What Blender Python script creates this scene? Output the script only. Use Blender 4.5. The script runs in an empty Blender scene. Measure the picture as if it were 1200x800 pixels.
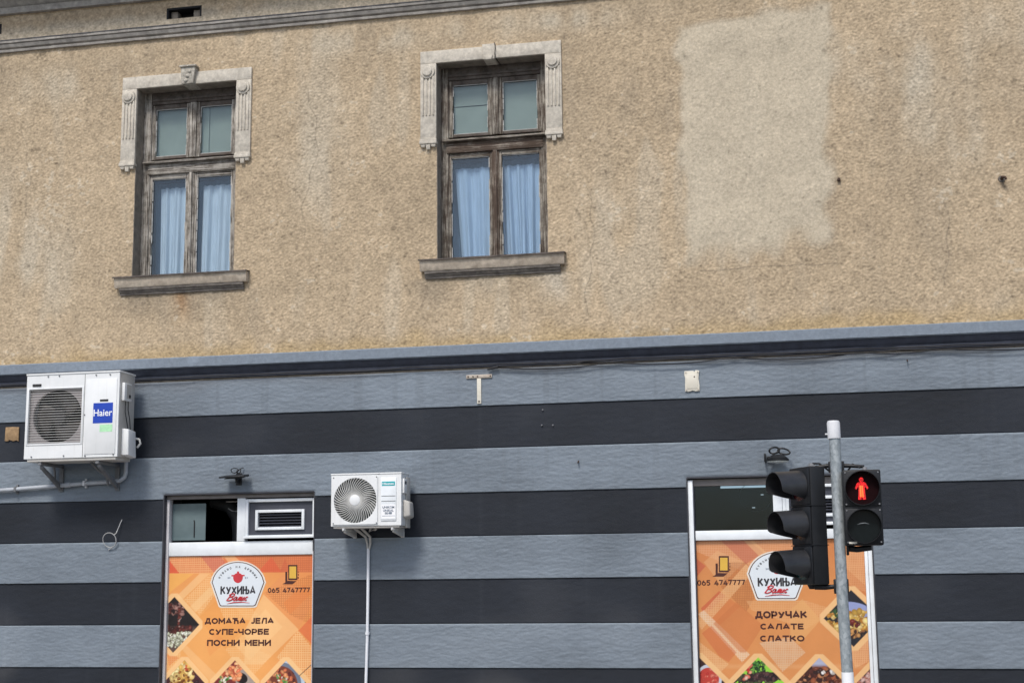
import bpy, bmesh, math, random
import numpy as np
from mathutils import Vector, Matrix

random.seed(7)
RNG = np.random.default_rng(11)
rad = math.radians
scene = bpy.context.scene
COL = scene.collection

# ------------------------------------------------------------------ camera
CAM_D, CAM_H = 13.5, 1.6
FOC, YAW, PITCH, ROLL = 1691.68, 0.205946, 0.162504, -0.010837
cy_, sy_, cp_, sp_ = math.cos(YAW), math.sin(YAW), math.cos(PITCH), math.sin(PITCH)
FW = Vector((-sy_ * cp_, cy_ * cp_, sp_))
_r0 = Vector((cy_, sy_, 0.0))
_u0 = _r0.cross(FW)
RT = math.cos(ROLL) * _r0 + math.sin(ROLL) * _u0
UP = -math.sin(ROLL) * _r0 + math.cos(ROLL) * _u0
cam_d = bpy.data.cameras.new("camera")
cam_d.sensor_width = 36.0
cam_d.lens = 36.0 * FOC / 1200.0
cam_d.clip_start = 0.1
cam_d.clip_end = 2000.0
cam = bpy.data.objects.new("camera", cam_d)
COL.objects.link(cam)
m3 = Matrix((RT, UP, -FW)).transposed()
cam.matrix_world = Matrix.Translation((0, -CAM_D, CAM_H)) @ m3.to_4x4()
scene.camera = cam

# ------------------------------------------------------------------ light
SUN_DIR = Vector((0.17, 1.0, -1.30)).normalized()      # the way the light travels
world = bpy.data.worlds.new("World")
scene.world = world
world.use_nodes = True
wn = world.node_tree.nodes
wl = world.node_tree.links
sky = wn.new("ShaderNodeTexSky")
sky.sky_type = 'NISHITA'
sky.sun_disc = False
sky.sun_elevation = math.asin(-SUN_DIR.z)
sky.sun_rotation = math.atan2(-SUN_DIR.x, -SUN_DIR.y) % (2 * math.pi)
sky.dust_density = 2.2
sky.air_density = 1.0
wl.new(sky.outputs[0], wn["Background"].inputs[0])
wn["Background"].inputs[1].default_value = 0.15
sun_d = bpy.data.lights.new("sun", 'SUN')
sun_d.energy = 2.45
sun_d.angle = rad(13.0)
sun_d.color = (1.0, 0.955, 0.89)
sun = bpy.data.objects.new("sun", sun_d)
sun.rotation_euler = SUN_DIR.to_track_quat('-Z', 'Y').to_euler()
sun.location = (-3, -12, 18)
COL.objects.link(sun)
scene.view_settings.view_transform = 'Standard'
scene.view_settings.look = 'None'
scene.view_settings.exposure = 0.08
scene.view_settings.gamma = 1.0
scene.view_settings.use_curve_mapping = False


# ------------------------------------------------------------------ helpers
def lin(c):
    return tuple(((v / 255.0) / 12.92 if v / 255.0 <= 0.04045 else ((v / 255.0 + 0.055) / 1.055) ** 2.4) for v in c)


def at(px, py, y=0.0):
    """photo pixel -> point on the plane at depth y"""
    d = FW * FOC + RT * (px - 600) - UP * (py - 400)
    t = (y + CAM_D) / d.y
    return Vector((d.x * t, y, CAM_H + d.z * t))


def zat(ox, oy, s, y):
    return lambda a, b: at(ox + a / s, oy + b / s, y)


def thing(name, label, cat, loc=(0, 0, 0), group=None, rotz=0.0):
    o = bpy.data.objects.new(name, None)
    o.empty_display_size = 0.2
    o.location = loc
    o.rotation_euler = (0, 0, rotz)
    COL.objects.link(o)
    return tag(o, label, cat, group)


def tag(o, label=None, cat=None, group=None, kind=None):
    if label: o["label"] = label
    if cat: o["category"] = cat
    if group: o["group"] = group
    if kind: o["kind"] = kind
    return o


def link_mesh(name, me, mat, parent=None):
    o = bpy.data.objects.new(name, me)
    COL.objects.link(o)
    if mat is not None and not me.materials:
        me.materials.append(mat)
    if parent is not None:
        o.parent = parent
    return o


class MB:
    """collects simple solids, builds ONE mesh object. base: local origin"""
    def __init__(self, base=(0, 0, 0)):
        self.v, self.f, self.b, self.s = [], [], Vector(base), []

    def add(self, vs, fs):
        n = len(self.v)
        self.s.append((n, len(self.f)))
        self.v += [tuple(Vector(p) - self.b) for p in vs]
        self.f += [tuple(i + n for i in q) for q in fs]
        return self

    def box(self, x0, x1, y0, y1, z0, z1):
        if x0 > x1: x0, x1 = x1, x0
        if y0 > y1: y0, y1 = y1, y0
        if z0 > z1: z0, z1 = z1, z0
        return self.add([(x0, y0, z0), (x1, y0, z0), (x1, y1, z0), (x0, y1, z0), (x0, y0, z1), (x1, y0, z1), (x1, y1, z1), (x0, y1, z1)],
                        [(0, 3, 2, 1), (4, 5, 6, 7), (0, 1, 5, 4), (1, 2, 6, 5), (2, 3, 7, 6), (3, 0, 4, 7)])

    def hexa(self, p):
        return self.add(p, [(0, 3, 2, 1), (4, 5, 6, 7), (0, 1, 5, 4), (1, 2, 6, 5), (2, 3, 7, 6), (3, 0, 4, 7)])

    def prism(self, poly, y0, y1):
        """poly of (x,z), counter-clockwise seen from -y; extruded in y"""
        n = len(poly)
        vs = [(x, y0, z) for x, z in poly] + [(x, y1, z) for x, z in poly]
        fs = [tuple(range(n)), tuple(range(2 * n - 1, n - 1, -1))]
        fs += [(i, i + n, (i + 1) % n + n, (i + 1) % n) for i in range(n)]
        return self.add(vs, fs)

    def prism_x(self, poly, x0, x1, step=None, jit=0.0):
        """poly of (y,z); extruded along x"""
        n = len(poly)
        m = max(1, int(round((x1 - x0) / step))) if step else 1
        vs, fs = [], []
        for k in range(m + 1):
            x = x0 + (x1 - x0) * k / m
            for (y, z) in poly:
                j = (random.uniform(-jit, jit), random.uniform(-jit, jit)) if jit else (0, 0)
                vs.append((x, y + j[0] * (1 if y < -0.001 else 0), z + j[1] * (1 if y < -0.001 else 0)))
        for k in range(m):
            for i in range(n):
                a, b = k * n + i, k * n + (i + 1) % n
                fs.append((a, b, b + n, a + n))
        fs.append(tuple(range(n - 1, -1, -1)))
        fs.append(tuple(range(m * n, m * n + n)))
        return self.add(vs, fs)

    def tube(self, pts, r, n=8, closed=False):
        pts = [Vector(p) for p in pts]
        N = len(pts)
        rs = r if isinstance(r, (list, tuple)) else [r] * N
        vs, fs = [], []
        prev = None
        for i, p in enumerate(pts):
            if closed:
                t = pts[(i + 1) % N] - pts[(i - 1) % N]
            else:
                t = pts[min(i + 1, N - 1)] - pts[max(i - 1, 0)]
            t.normalize()
            if prev is None:
                ref = Vector((0, 0, 1)) if abs(t.z) < 0.9 else Vector((1, 0, 0))
                a = t.cross(ref).normalized()
            else:
                a = (prev - t * prev.dot(t)).normalized()
            prev = a
            b = t.cross(a)
            for k in range(n):
                w = 2 * math.pi * k / n
                vs.append(tuple(p + (a * math.cos(w) + b * math.sin(w)) * rs[i]))
        for i in range(N if closed else N - 1):
            for k in range(n):
                j = (i + 1) % N
                fs.append((i * n + k, i * n + (k + 1) % n, j * n + (k + 1) % n, j * n + k))
        if not closed:
            fs.append(tuple(range(n - 1, -1, -1)))
            fs.append(tuple(range((N - 1) * n, N * n)))
        return self.add(vs, fs)

    def cyl(self, p0, p1, r0, r1=None, n=20):
        return self.tube([p0, p1], [r0, r1 if r1 is not None else r0], n)

    def grid_surf(self, P, closed_u=False):
        """P[i][j] points -> quads"""
        nu, nv = len(P), len(P[0])
        vs = [tuple(p) for row in P for p in row]
        fs = []
        for i in range(nu if closed_u else nu - 1):
            for j in range(nv - 1):
                i2 = (i + 1) % nu
                fs.append((i * nv + j, i2 * nv + j, i2 * nv + j + 1, i * nv + j + 1))
        return self.add(vs, fs)

    def pieces(self, name, mat, parent=None, **kw):
        """every solid collected so far becomes an object of its own"""
        out = []
        ends = self.s[1:] + [(len(self.v), len(self.f))]
        for (v0, f0), (v1, f1) in zip(self.s, ends):
            m = MB(self.b)
            m.v = self.v[v0:v1]
            m.f = [tuple(i - v0 for i in q) for q in self.f[f0:f1]]
            out.append(m.build(name, mat, parent, **kw))
        return out

    def build(self, name, mat, parent=None, bevel=0.0, seg=2, smooth=None, fixn=True):
        me = bpy.data.meshes.new(name)
        me.from_pydata(self.v, [], self.f)
        bm = bmesh.new()
        bm.from_mesh(me)
        if fixn:
            bmesh.ops.recalc_face_normals(bm, faces=bm.faces)
        if bevel > 0:
            es = [e for e in bm.edges if len(e.link_faces) == 2 and e.calc_face_angle(0) > rad(30)]
            bmesh.ops.bevel(bm, geom=es, offset=bevel, segments=seg, affect='EDGES', profile=0.5, clamp_overlap=True)
        bm.to_mesh(me)
        bm.free()
        if smooth is None and bevel > 0:
            smooth = 40
        if smooth:
            me.polygons.foreach_set("use_smooth", [True] * len(me.polygons))
            me.set_sharp_from_angle(angle=rad(smooth))
        return link_mesh(name, me, mat, parent)


def arr_mesh(name, V, F, mat, parent=None, col=None, smooth=True):
    """V (n,3), F (m,4) arrays"""
    me = bpy.data.meshes.new(name)
    me.vertices.add(len(V))
    me.vertices.foreach_set("co", np.ascontiguousarray(V, dtype=np.float32).ravel())
    m, k = F.shape
    me.loops.add(m * k)
    me.loops.foreach_set("vertex_index", np.ascontiguousarray(F, dtype=np.int32).ravel())
    me.polygons.add(m)
    me.polygons.foreach_set("loop_start", np.arange(0, m * k, k, dtype=np.int32))
    me.polygons.foreach_set("loop_total", np.full(m, k, dtype=np.int32))
    me.update(calc_edges=True)
    if smooth:
        me.polygons.foreach_set("use_smooth", np.ones(m, dtype=bool))
    if col is not None:
        a = me.color_attributes.new("Col", 'FLOAT_COLOR', 'POINT')
        c4 = np.ones((len(V), 4), dtype=np.float32)
        c4[:, :3] = col
        a.data.foreach_set("color", c4.ravel())
    return link_mesh(name, me, mat, parent)


# ---- noise rasters ---------------------------------------------------------
def gnoise(shape, sx, sz, seed):
    """gaussian-filtered noise, unit variance; sx,sz in cells; shape=(nz,nx)"""
    r = np.random.default_rng(seed).standard_normal(shape)
    fz = np.fft.fftfreq(shape[0])[:, None]
    fx = np.fft.rfftfreq(shape[1])[None, :]
    g = np.exp(-2 * (math.pi ** 2) * ((fx * sx) ** 2 + (fz * sz) ** 2))
    o = np.fft.irfft2(np.fft.rfft2(r) * g, s=shape)
    return o / o.std()


def sstep(a, b, x):
    t = np.clip((x - a) / (b - a), 0, 1)
    return t * t * (3 - 2 * t)


def sample(R, x0, z0, h, X, Z):
    j = np.clip((X - x0) / h, 0, R.shape[1] - 1.001)
    i = np.clip((Z - z0) / h, 0, R.shape[0] - 1.001)
    j0, i0 = j.astype(int), i.astype(int)
    fj, fi = j - j0, i - i0
    return (R[i0, j0] * (1 - fj) * (1 - fi) + R[i0, j0 + 1] * fj * (1 - fi) + R[i0 + 1, j0] * (1 - fj) * fi + R[i0 + 1, j0 + 1] * fj * fi)


# ------------------------------------------------------------------ materials
MATS = {}


class NT:
    def __init__(self, name):
        self.m = bpy.data.materials.new(name)
        self.m.use_nodes = True
        self.t = self.m.node_tree
        self.p = self.t.nodes["Principled BSDF"]
        self.out = self.t.nodes["Material Output"]
        self._pos = None

    def n(self, typ, **kw):
        o = self.t.nodes.new(typ)
        for k, v in kw.items():
            setattr(o, k, v)
        return o

    def l(self, a, b):
        self.t.links.new(a, b)

    def pos(self, scale=(1, 1, 1), obj=True):
        tc = self.n("ShaderNodeTexCoord")
        mp = self.n("ShaderNodeMapping")
        mp.inputs["Scale"].default_value = scale
        self.l(tc.outputs["Object"], mp.inputs["Vector"])
        return mp.outputs[0]

    def noise(self, vec, scale, detail=4, rough=0.55, dist=0.0):
        o = self.n("ShaderNodeTexNoise")
        o.inputs["Scale"].default_value = scale
        o.inputs["Detail"].default_value = detail
        o.inputs["Roughness"].default_value = rough
        o.inputs["Distortion"].default_value = dist
        self.l(vec, o.inputs["Vector"])
        return o.outputs[0]

    def ramp(self, fac, stops):
        r = self.n("ShaderNodeValToRGB")
        while len(r.color_ramp.elements) < len(stops):
            r.color_ramp.elements.new(0.5)
        for e, (p, c) in zip(r.color_ramp.elements, stops):
            e.position = p
            e.color = (*c, 1) if not isinstance(c, float) else (c, c, c, 1)
        self.l(fac, r.inputs[0])
        return r.outputs[0]

    def mix(self, fac, a, b, typ='MIX'):
        o = self.n("ShaderNodeMix", data_type='RGBA', blend_type=typ)
        for s, v in ((o.inputs[0], fac), (o.inputs[6], a), (o.inputs[7], b)):
            if hasattr(v, "links"):
                self.l(v, s)
            elif isinstance(v, (float, int)):
                s.default_value = v
            else:
                s.default_value = (*v, 1)
        return o.outputs[2]

    def bump(self, h, strength, dist):
        b = self.n("ShaderNodeBump")
        b.inputs["Strength"].default_value = strength
        b.inputs["Distance"].default_value = dist
        self.l(h, b.inputs["Height"])
        self.l(b.outputs[0], self.p.inputs["Normal"])

    def setp(self, **kw):
        for k, v in kw.items():
            s = self.p.inputs[k.replace("_", " ")]
            if hasattr(v, "links"):
                self.l(v, s)
            elif isinstance(v, tuple):
                s.default_value = (*v, 1)
            else:
                s.default_value = v


def plain(name, c, rough=0.6, var=0.18, scale=9.0, metal=0.0, bump=0.0, spec=0.4, dirt=None, dirt_amt=0.0):
    """painted / plain surface with soft mottling and optional dirt"""
    if name in MATS: return MATS[name]
    t = NT(name)
    v = t.pos()
    n1 = t.noise(v, scale, 5, 0.6)
    lo = tuple(x * (1 - var) for x in c)
    hi = tuple(min(1, x * (1 + var)) for x in c)
    col = t.ramp(n1, [(0.3, lo), (0.7, hi)])
    if dirt:
        n2 = t.noise(v, scale * 0.45, 7, 0.7)
        f = t.ramp(n2, [(0.5 - 0.2 * dirt_amt, 0.0), (0.78, dirt_amt)])
        col = t.mix(f, col, dirt)
    t.setp(Base_Color=col, Roughness=rough, Metallic=metal)
    t.p.inputs["Specular IOR Level"].default_value = spec
    if bump:
        t.bump(t.noise(v, scale * 12, 3, 0.6), 0.5, bump)
    MATS[name] = t.m
    return t.m


def wood(name, axis, paint, brown, lo, hi):
    """flaking paint on weathered wood, grain along axis"""
    t = NT(name)
    s = {'x': (3.2, 110, 150), 'z': (150, 110, 3.2)}[axis]
    v = t.pos(s)
    g = t.noise(v, 1.0, 6, 0.72, 0.4)
    p = t.noise(t.pos((7, 7, 7) if axis == 'z' else (7, 7, 7)), 1.0, 5, 0.7)
    mix_ = t.n("ShaderNodeMath", operation='ADD')
    t.l(g, mix_.inputs[0])
    sc = t.n("ShaderNodeMath", operation='MULTIPLY')
    t.l(p, sc.inputs[0]); sc.inputs[1].default_value = 0.45
    t.l(sc.outputs[0], mix_.inputs[1])
    f = t.ramp(mix_.outputs[0], [(lo, 0.0), (hi, 1.0)])
    bn = t.ramp(g, [(0.3, tuple(x * 0.45 for x in brown)), (0.65, brown)])
    pn = t.ramp(t.noise(t.pos((20, 20, 20)), 1.0, 4), [(0.3, tuple(x * 0.75 for x in paint)), (0.7, paint)])
    t.setp(Base_Color=t.mix(f, bn, pn), Roughness=0.85)
    t.bump(mix_.outputs[0], 1.0, 0.006)
    return t.m


def glass(name, refl, tint, sheen=(0.84, 0.93, 1.0), rough=0.0):
    """thin pane: sky reflection over a see-through tinted body"""
    t = NT(name)
    t.t.nodes.remove(t.p)
    tr = t.n("ShaderNodeBsdfTransparent"); tr.inputs[0].default_value = (*tint, 1)
    gl = t.n("ShaderNodeBsdfGlossy"); gl.inputs["Roughness"].default_value = rough
    gl.inputs[0].default_value = (*sheen, 1)
    fr = t.n("ShaderNodeLayerWeight"); fr.inputs[0].default_value = 0.5
    pw = t.n("ShaderNodeMath", operation='POWER'); pw.inputs[1].default_value = 5.0
    t.l(fr.outputs["Facing"], pw.inputs[0])
    ad = t.n("ShaderNodeMath", operation='MULTIPLY_ADD')
    ad.inputs[1].default_value = 0.9
    ad.inputs[2].default_value = refl          # per face, so a pane mirrors twice this
    t.l(pw.outputs[0], ad.inputs[0])
    bm_ = t.n("ShaderNodeBump"); bm_.inputs["Strength"].default_value = 0.06; bm_.inputs["Distance"].default_value = 0.02
    t.l(t.noise(t.pos(), 3.0, 2), bm_.inputs["Height"])
    t.l(bm_.outputs[0], gl.inputs["Normal"])
    mx = t.n("ShaderNodeMixShader")
    t.l(ad.outputs[0], mx.inputs[0]); t.l(tr.outputs[0], mx.inputs[1]); t.l(gl.outputs[0], mx.inputs[2])
    t.l(mx.outputs[0], t.out.inputs[0])
    return t.m


def attr_mat(name, rough=0.9, grain=None, bump=None, spec=0.3, coat=0.0):
    t = NT(name)
    a = t.n("ShaderNodeAttribute"); a.attribute_name = "Col"
    col = a.outputs["Color"]
    v = t.pos()
    if grain:
        sc, amt = grain
        n1 = t.noise(v, sc, 4, 0.6)
        g = t.ramp(n1, [(0.28, 1.0 - amt), (0.72, 1.0 + amt * 0.9 if amt < .1 else 1.0)])
        col = t.mix(1.0, col, g, 'MULTIPLY')
    t.setp(Base_Color=col, Roughness=rough)
    t.p.inputs["Specular IOR Level"].default_value = spec
    if coat:
        t.p.inputs["Coat Weight"].default_value = coat
        t.p.inputs["Coat Roughness"].default_value = 0.12
    if bump:
        sc, st, d = bump
        t.bump(t.noise(v, sc, 4, 0.65), st, d)
    return t.m


def led_emit(name, c, s, dots):
    """lamp face made of small lit points"""
    t = NT(name)
    vo = t.n("ShaderNodeTexVoronoi"); vo.inputs["Scale"].default_value = dots
    vo.inputs["Randomness"].default_value = 0.35
    t.l(t.pos(), vo.inputs["Vector"])
    k = t.ramp(vo.outputs["Distance"], [(0.15, 1.0), (0.65, 0.22)])
    mu = t.n("ShaderNodeMath", operation='MULTIPLY'); mu.inputs[1].default_value = s
    t.l(k, mu.inputs[0])
    t.setp(Base_Color=(0.03, 0.0, 0.0), Emission_Color=c)
    t.l(mu.outputs[0], t.p.inputs["Emission Strength"])
    return t.m


def emit(name, c, s):
    t = NT(name)
    t.setp(Base_Color=(0.02, 0.0, 0.0), Emission_Color=c, Emission_Strength=s)
    return t.m


M_stucco = attr_mat("pebbledash_stucco", 0.95, (70.0, 0.22), (150.0, 0.7, 0.004), 0.1)
M_band = attr_mat("rippled_wall_paint", 0.62, (70.0, 0.14), (110.0, 0.7, 0.0035), 0.3)
M_ledge = plain("grey_blue_paint", (0.20, 0.24, 0.29), 0.7, 0.12, 30, bump=0.006, dirt=(0.11, 0.13, 0.155), dirt_amt=0.35)
M_ledge_shade = plain("ledge_shade_navy", (0.030, 0.036, 0.054), 0.6, 0.25, 14, bump=0.003)  # the ledge's shadow is put into the moulding's navy colour
M_plaster = plain("pale_cement_trim", (0.60, 0.555, 0.475), 0.95, 0.16, 30, bump=0.004, dirt=(0.17, 0.15, 0.125), dirt_amt=0.55)
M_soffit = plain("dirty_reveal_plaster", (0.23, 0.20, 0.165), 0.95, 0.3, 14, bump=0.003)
M_keystone = plain("grimy_carved_stone", (0.46, 0.43, 0.37), 0.95, 0.40, 40, bump=0.006, dirt=(0.10, 0.09, 0.08), dirt_amt=0.55)
M_course = plain("sooty_moulding", (0.42, 0.395, 0.36), 0.95, 0.25, 16, bump=0.004, dirt=(0.12, 0.115, 0.11), dirt_amt=0.7)
M_course_dark = plain("blackened_moulding", (0.10, 0.098, 0.10), 0.95, 0.4, 16, bump=0.004)
M_sill = plain("stained_cement_sill", (0.54, 0.47, 0.38), 0.95, 0.25, 16, bump=0.004, dirt=(0.13, 0.09, 0.06), dirt_amt=0.7)
M_sill_dark = plain("dark_cement_moulding", (0.15, 0.135, 0.12), 0.95, 0.4, 20, bump=0.006)  # moulding below the sill, much darker than the sill itself
M_tin = plain("rusty_sheet_metal", (0.085, 0.07, 0.062), 0.6, 0.35, 20, metal=0.3)
M_wood1 = {a: wood("weathered_grey_wood_" + a, a, (0.52, 0.485, 0.43), (0.10, 0.078, 0.058), 0.64, 0.80) for a in 'xz'}
M_wood2 = {a: wood("weathered_brown_wood_" + a, a, (0.44, 0.405, 0.345), (0.090, 0.064, 0.046), 0.68, 0.84) for a in 'xz'}
M_wood2b = {a: wood("bare_brown_wood_" + a, a, (0.42, 0.37, 0.31), (0.095, 0.062, 0.043), 0.74, 0.90) for a in 'xz'}
M_headwood = plain("shaded_head_wood", (0.075, 0.06, 0.05), 0.9, 0.5, 22, bump=0.004, dirt=(0.22, 0.20, 0.18), dirt_amt=0.6)  # soffit shadow put into the dark colour of the head wood
M_putty = plain("white_glazing_putty", (0.52, 0.52, 0.50), 0.8, 0.25, 30, dirt=(0.1, 0.09, 0.08), dirt_amt=0.6)
M_pane = glass("old_window_glass", 0.045, (0.95, 0.98, 1.0))
M_pane_up = glass("old_upper_glass", 0.03, (0.94, 0.97, 0.96))
M_shopglass = glass("dark_shop_glass", 0.030, (0.50, 0.58, 0.64), (0.66, 0.80, 0.95))
M_curtain = None
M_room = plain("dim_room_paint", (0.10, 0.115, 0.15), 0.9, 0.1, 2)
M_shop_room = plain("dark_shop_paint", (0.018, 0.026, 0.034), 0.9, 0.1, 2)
M_white = plain("white_plastic_frame", (0.76, 0.80, 0.83), 0.4, 0.05, 6, dirt=(0.35, 0.36, 0.36), dirt_amt=0.35)
M_whitepink = plain("pale_aluminium_profile", (0.52, 0.51, 0.53), 0.4, 0.08, 6, dirt=(0.28, 0.26, 0.26), dirt_amt=0.4)
M_header = plain("grey_header_profile", (0.20, 0.185, 0.18), 0.6, 0.15, 10)
M_greypanel = plain("slate_grey_panel", (0.048, 0.052, 0.068), 0.5, 0.12, 8)
M_reveal = plain("dark_painted_reveal", (0.040, 0.042, 0.052), 0.6, 0.2, 10)
M_black = plain("black_void", (0.012, 0.012, 0.014), 0.8, 0.2, 5)
def ac_coat():
    """white coat with thin rain streaks and a few rusty smears"""
    t = NT("white_powder_coat")
    base = t.ramp(t.noise(t.pos(), 5, 4), [(0.3, (0.70, 0.72, 0.725)), (0.7, (0.78, 0.795, 0.80))])
    st = t.ramp(t.noise(t.pos((34, 34, 1.6)), 1.0, 4, .6), [(0.56, 0.0), (0.80, 0.28)])
    col = t.mix(st, base, (0.50, 0.485, 0.45))
    ru = t.ramp(t.noise(t.pos((16, 16, 3)), 1.0, 5, .7), [(0.66, 0.0), (0.82, 0.35)])
    t.setp(Base_Color=t.mix(ru, col, (0.36, 0.25, 0.15)), Roughness=0.42)
    return t.m


M_acwhite = ac_coat()
M_acside = plain("side_powder_coat", (0.50, 0.485, 0.455), 0.5, 0.06, 7, dirt=(0.40, 0.38, 0.34), dirt_amt=0.5)  # side coat, toned darker than the front coat
M_acpink = plain("grey_condenser_fins", (0.34, 0.31, 0.31), 0.6, 0.1, 30)
M_fan = plain("dark_fan_plastic", (0.034, 0.031, 0.031), 0.5, 0.25, 12)
M_coil = plain("dusty_coil_fins", (0.11, 0.13, 0.115), 0.7, 0.5, 25)
M_wire = plain("white_coated_wire", (0.62, 0.62, 0.60), 0.5, 0.08, 20)
M_slot = plain("dark_slot_shadowless", (0.03, 0.03, 0.032), 0.7, 0.2, 10)
M_blue = plain("blue_sticker", (0.012, 0.055, 0.42), 0.4, 0.08, 10)
M_green = plain("faded_green_sticker", (0.42, 0.74, 0.45), 0.6, 0.14, 30)
M_teal = plain("teal_sticker", (0.02, 0.36, 0.40), 0.4, 0.1, 20)
M_textwhite = plain("white_lettering", (0.85, 0.86, 0.88), 0.5, 0.02, 5)
M_textgrey = plain("blue_grey_lettering", (0.10, 0.14, 0.20), 0.6, 0.1, 20)
M_bracket = plain("grey_painted_steel", (0.16, 0.165, 0.175), 0.6, 0.25, 10)
M_bracketw = plain("white_painted_steel", (0.58, 0.58, 0.565), 0.5, 0.12, 10, dirt=(0.3, 0.27, 0.24), dirt_amt=0.5)
M_conduit = plain("grey_plastic_conduit", (0.40, 0.43, 0.47), 0.45, 0.12, 8, dirt=(0.2, 0.2, 0.2), dirt_amt=0.4)
M_pipew = plain("white_plastic_pipe", (0.72, 0.74, 0.78), 0.4, 0.05, 6)
M_hose = plain("beige_foam_hose", (0.45, 0.44, 0.42), 0.85, 0.15, 20)
M_cable = plain("black_cable_rubber", (0.018, 0.018, 0.02), 0.6, 0.2, 10)
M_cablegrey = plain("grey_cable", (0.42, 0.42, 0.42), 0.6, 0.1, 10)
M_galv = None
M_tlblack = plain("black_signal_plastic", (0.0105, 0.0115, 0.014), 0.42, 0.3, 9, spec=0.3, dirt=(0.03, 0.031, 0.034), dirt_amt=0.5)
M_visor = plain("satin_black_visor", (0.022, 0.023, 0.026), 0.38, 0.3, 9, spec=0.5, dirt=(0.05, 0.05, 0.052), dirt_amt=0.5)
M_tldark = plain("matt_black_inside", (0.008, 0.008, 0.009), 0.85, 0.2, 9, spec=0.15)
M_tlside = plain("dusty_black_housing", (0.013, 0.0145, 0.017), 0.5, 0.3, 6, spec=0.25, dirt=(0.03, 0.031, 0.034), dirt_amt=0.5)
M_capgrey = plain("white_pole_cap", (0.62, 0.63, 0.65), 0.5, 0.08, 15)
M_lensred = plain("unlit_red_lens", (0.055, 0.006, 0.010), 0.2, 0.15, 30, spec=0.5)
M_lensgreen = plain("unlit_green_lens", (0.010, 0.045, 0.042), 0.2, 0.15, 30, spec=0.5)
M_lensdark = plain("dark_unlit_lens", (0.006, 0.009, 0.010), 0.3, 0.2, 30, spec=0.15)
M_steel = plain("bare_zinc_steel", (0.46, 0.42, 0.36), 0.55, 0.25, 40, metal=0.2, dirt=(0.22, 0.12, 0.07), dirt_amt=0.5)
M_cream = plain("cream_plastic_plate", (0.70, 0.67, 0.58), 0.6, 0.07, 25, dirt=(0.5, 0.46, 0.38), dirt_amt=0.6)
M_brown = plain("bare_brick_mortar", (0.36, 0.24, 0.13), 0.95, 0.35, 30, bump=0.004, dirt=(0.12, 0.08, 0.05), dirt_amt=0.6)
M_rust = plain("rusted_iron", (0.06, 0.035, 0.025), 0.8, 0.4, 40)


def make_galv():
    t = NT("galvanised_steel")
    v = t.pos((38, 38, 26))
    vo = t.n("ShaderNodeTexVoronoi"); vo.inputs["Scale"].default_value = 1.6
    t.l(v, vo.inputs["Vector"])
    n = t.noise(t.pos((30, 30, 9)), 1.0, 5, 0.65)
    c = t.mix(0.45, t.ramp(n, [(0.3, (0.20, 0.23, 0.245)), (0.72, (0.42, 0.46, 0.48))]), t.ramp(vo.outputs["Color"], [(0.2, (0.20, 0.235, 0.25)), (0.8, (0.46, 0.5, 0.52))]))
    t.setp(Base_Color=c, Metallic=0.25, Roughness=0.55)
    return t.m


M_galv = make_galv()


def make_curtain(name, c):
    t = NT(name)
    t.t.nodes.remove(t.p)
    d = t.n("ShaderNodeBsdfDiffuse")
    tl = t.n("ShaderNodeBsdfTranslucent")
    n = t.noise(t.pos((60, 60, 4)), 1.0, 3)
    col = t.ramp(n, [(0.3, tuple(x * 0.80 for x in c)), (0.7, c)])
    t.l(col, d.inputs[0]); t.l(col, tl.inputs[0])
    mx = t.n("ShaderNodeMixShader"); mx.inputs[0].default_value = 0.15
    t.l(d.outputs[0], mx.inputs[1]); t.l(tl.outputs[0], mx.inputs[2])
    t.l(mx.outputs[0], t.out.inputs[0])
    return t.m


M_curtain = make_curtain("sky_tinted_net_fabric", (0.39, 0.51, 0.65))  # reflected blue sky mixed into the colour of a white net
M_curtain_cream = make_curtain("pale_cream_net_fabric", (0.52, 0.61, 0.69))
M_curtain_blue = make_curtain("mid_blue_net_fabric", (0.20, 0.31, 0.45))
M_blind = plain("grey_green_blind", (0.215, 0.25, 0.24), 0.8, 0.10, 4)

# ------------------------------------------------------------------ setting: ground
def ground_mat(name, c, sc):
    t = NT(name)
    v = t.pos()
    n = t.noise(v, sc, 6, 0.65)
    n2 = t.noise(v, sc * 30, 3, 0.6)
    col = t.mix(0.5, t.ramp(n, [(0.3, tuple(x * .75 for x in c)), (0.7, tuple(x * 1.2 for x in c))]), t.ramp(n2, [(0.3, tuple(x * .7 for x in c)), (0.7, tuple(x * 1.25 for x in c))]))
    t.setp(Base_Color=col, Roughness=0.9)
    t.bump(n2, 0.4, 0.006)
    return t.m


tag(MB().box(-400, 400, -400, 400, -0.6, -0.135).build("ground", ground_mat("dusty_earth", (0.16, 0.145, 0.12), 0.5)), kind="structure")
tag(MB().box(-80, 80, -13.0, -4.42, -0.132, -0.128).build("road", ground_mat("asphalt", (0.055, 0.055, 0.057), 1.2)), kind="structure")
tag(MB().box(-80, 80, -400, -16.5, -0.134, -0.124).build("square", ground_mat("pale_paving", (0.24, 0.23, 0.215), 0.8)), kind="structure")
tag(MB().box(-80, 80, -16.5, -13.02, -0.133, 0.0).build("far_pavement", ground_mat("far_paving", (0.25, 0.24, 0.225), 1.0), bevel=0.01), kind="structure")
tag(MB().box(-80, 80, -4.2, 0.3, -0.134, 0.0).build("pavement", ground_mat("concrete_paving", (0.26, 0.25, 0.235), 1.0)), kind="structure")
tag(MB().box(-80, 80, -4.42, -4.203, -0.134, 0.006).build("kerb", ground_mat("kerb_stone", (0.33, 0.32, 0.30), 2.0), bevel=0.015), kind="structure")
mk = MB()
for i in range(14):
    mk.box(-42 + i * 6, -39 + i * 6, -8.8, -8.66, -0.128, -0.124)
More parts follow.
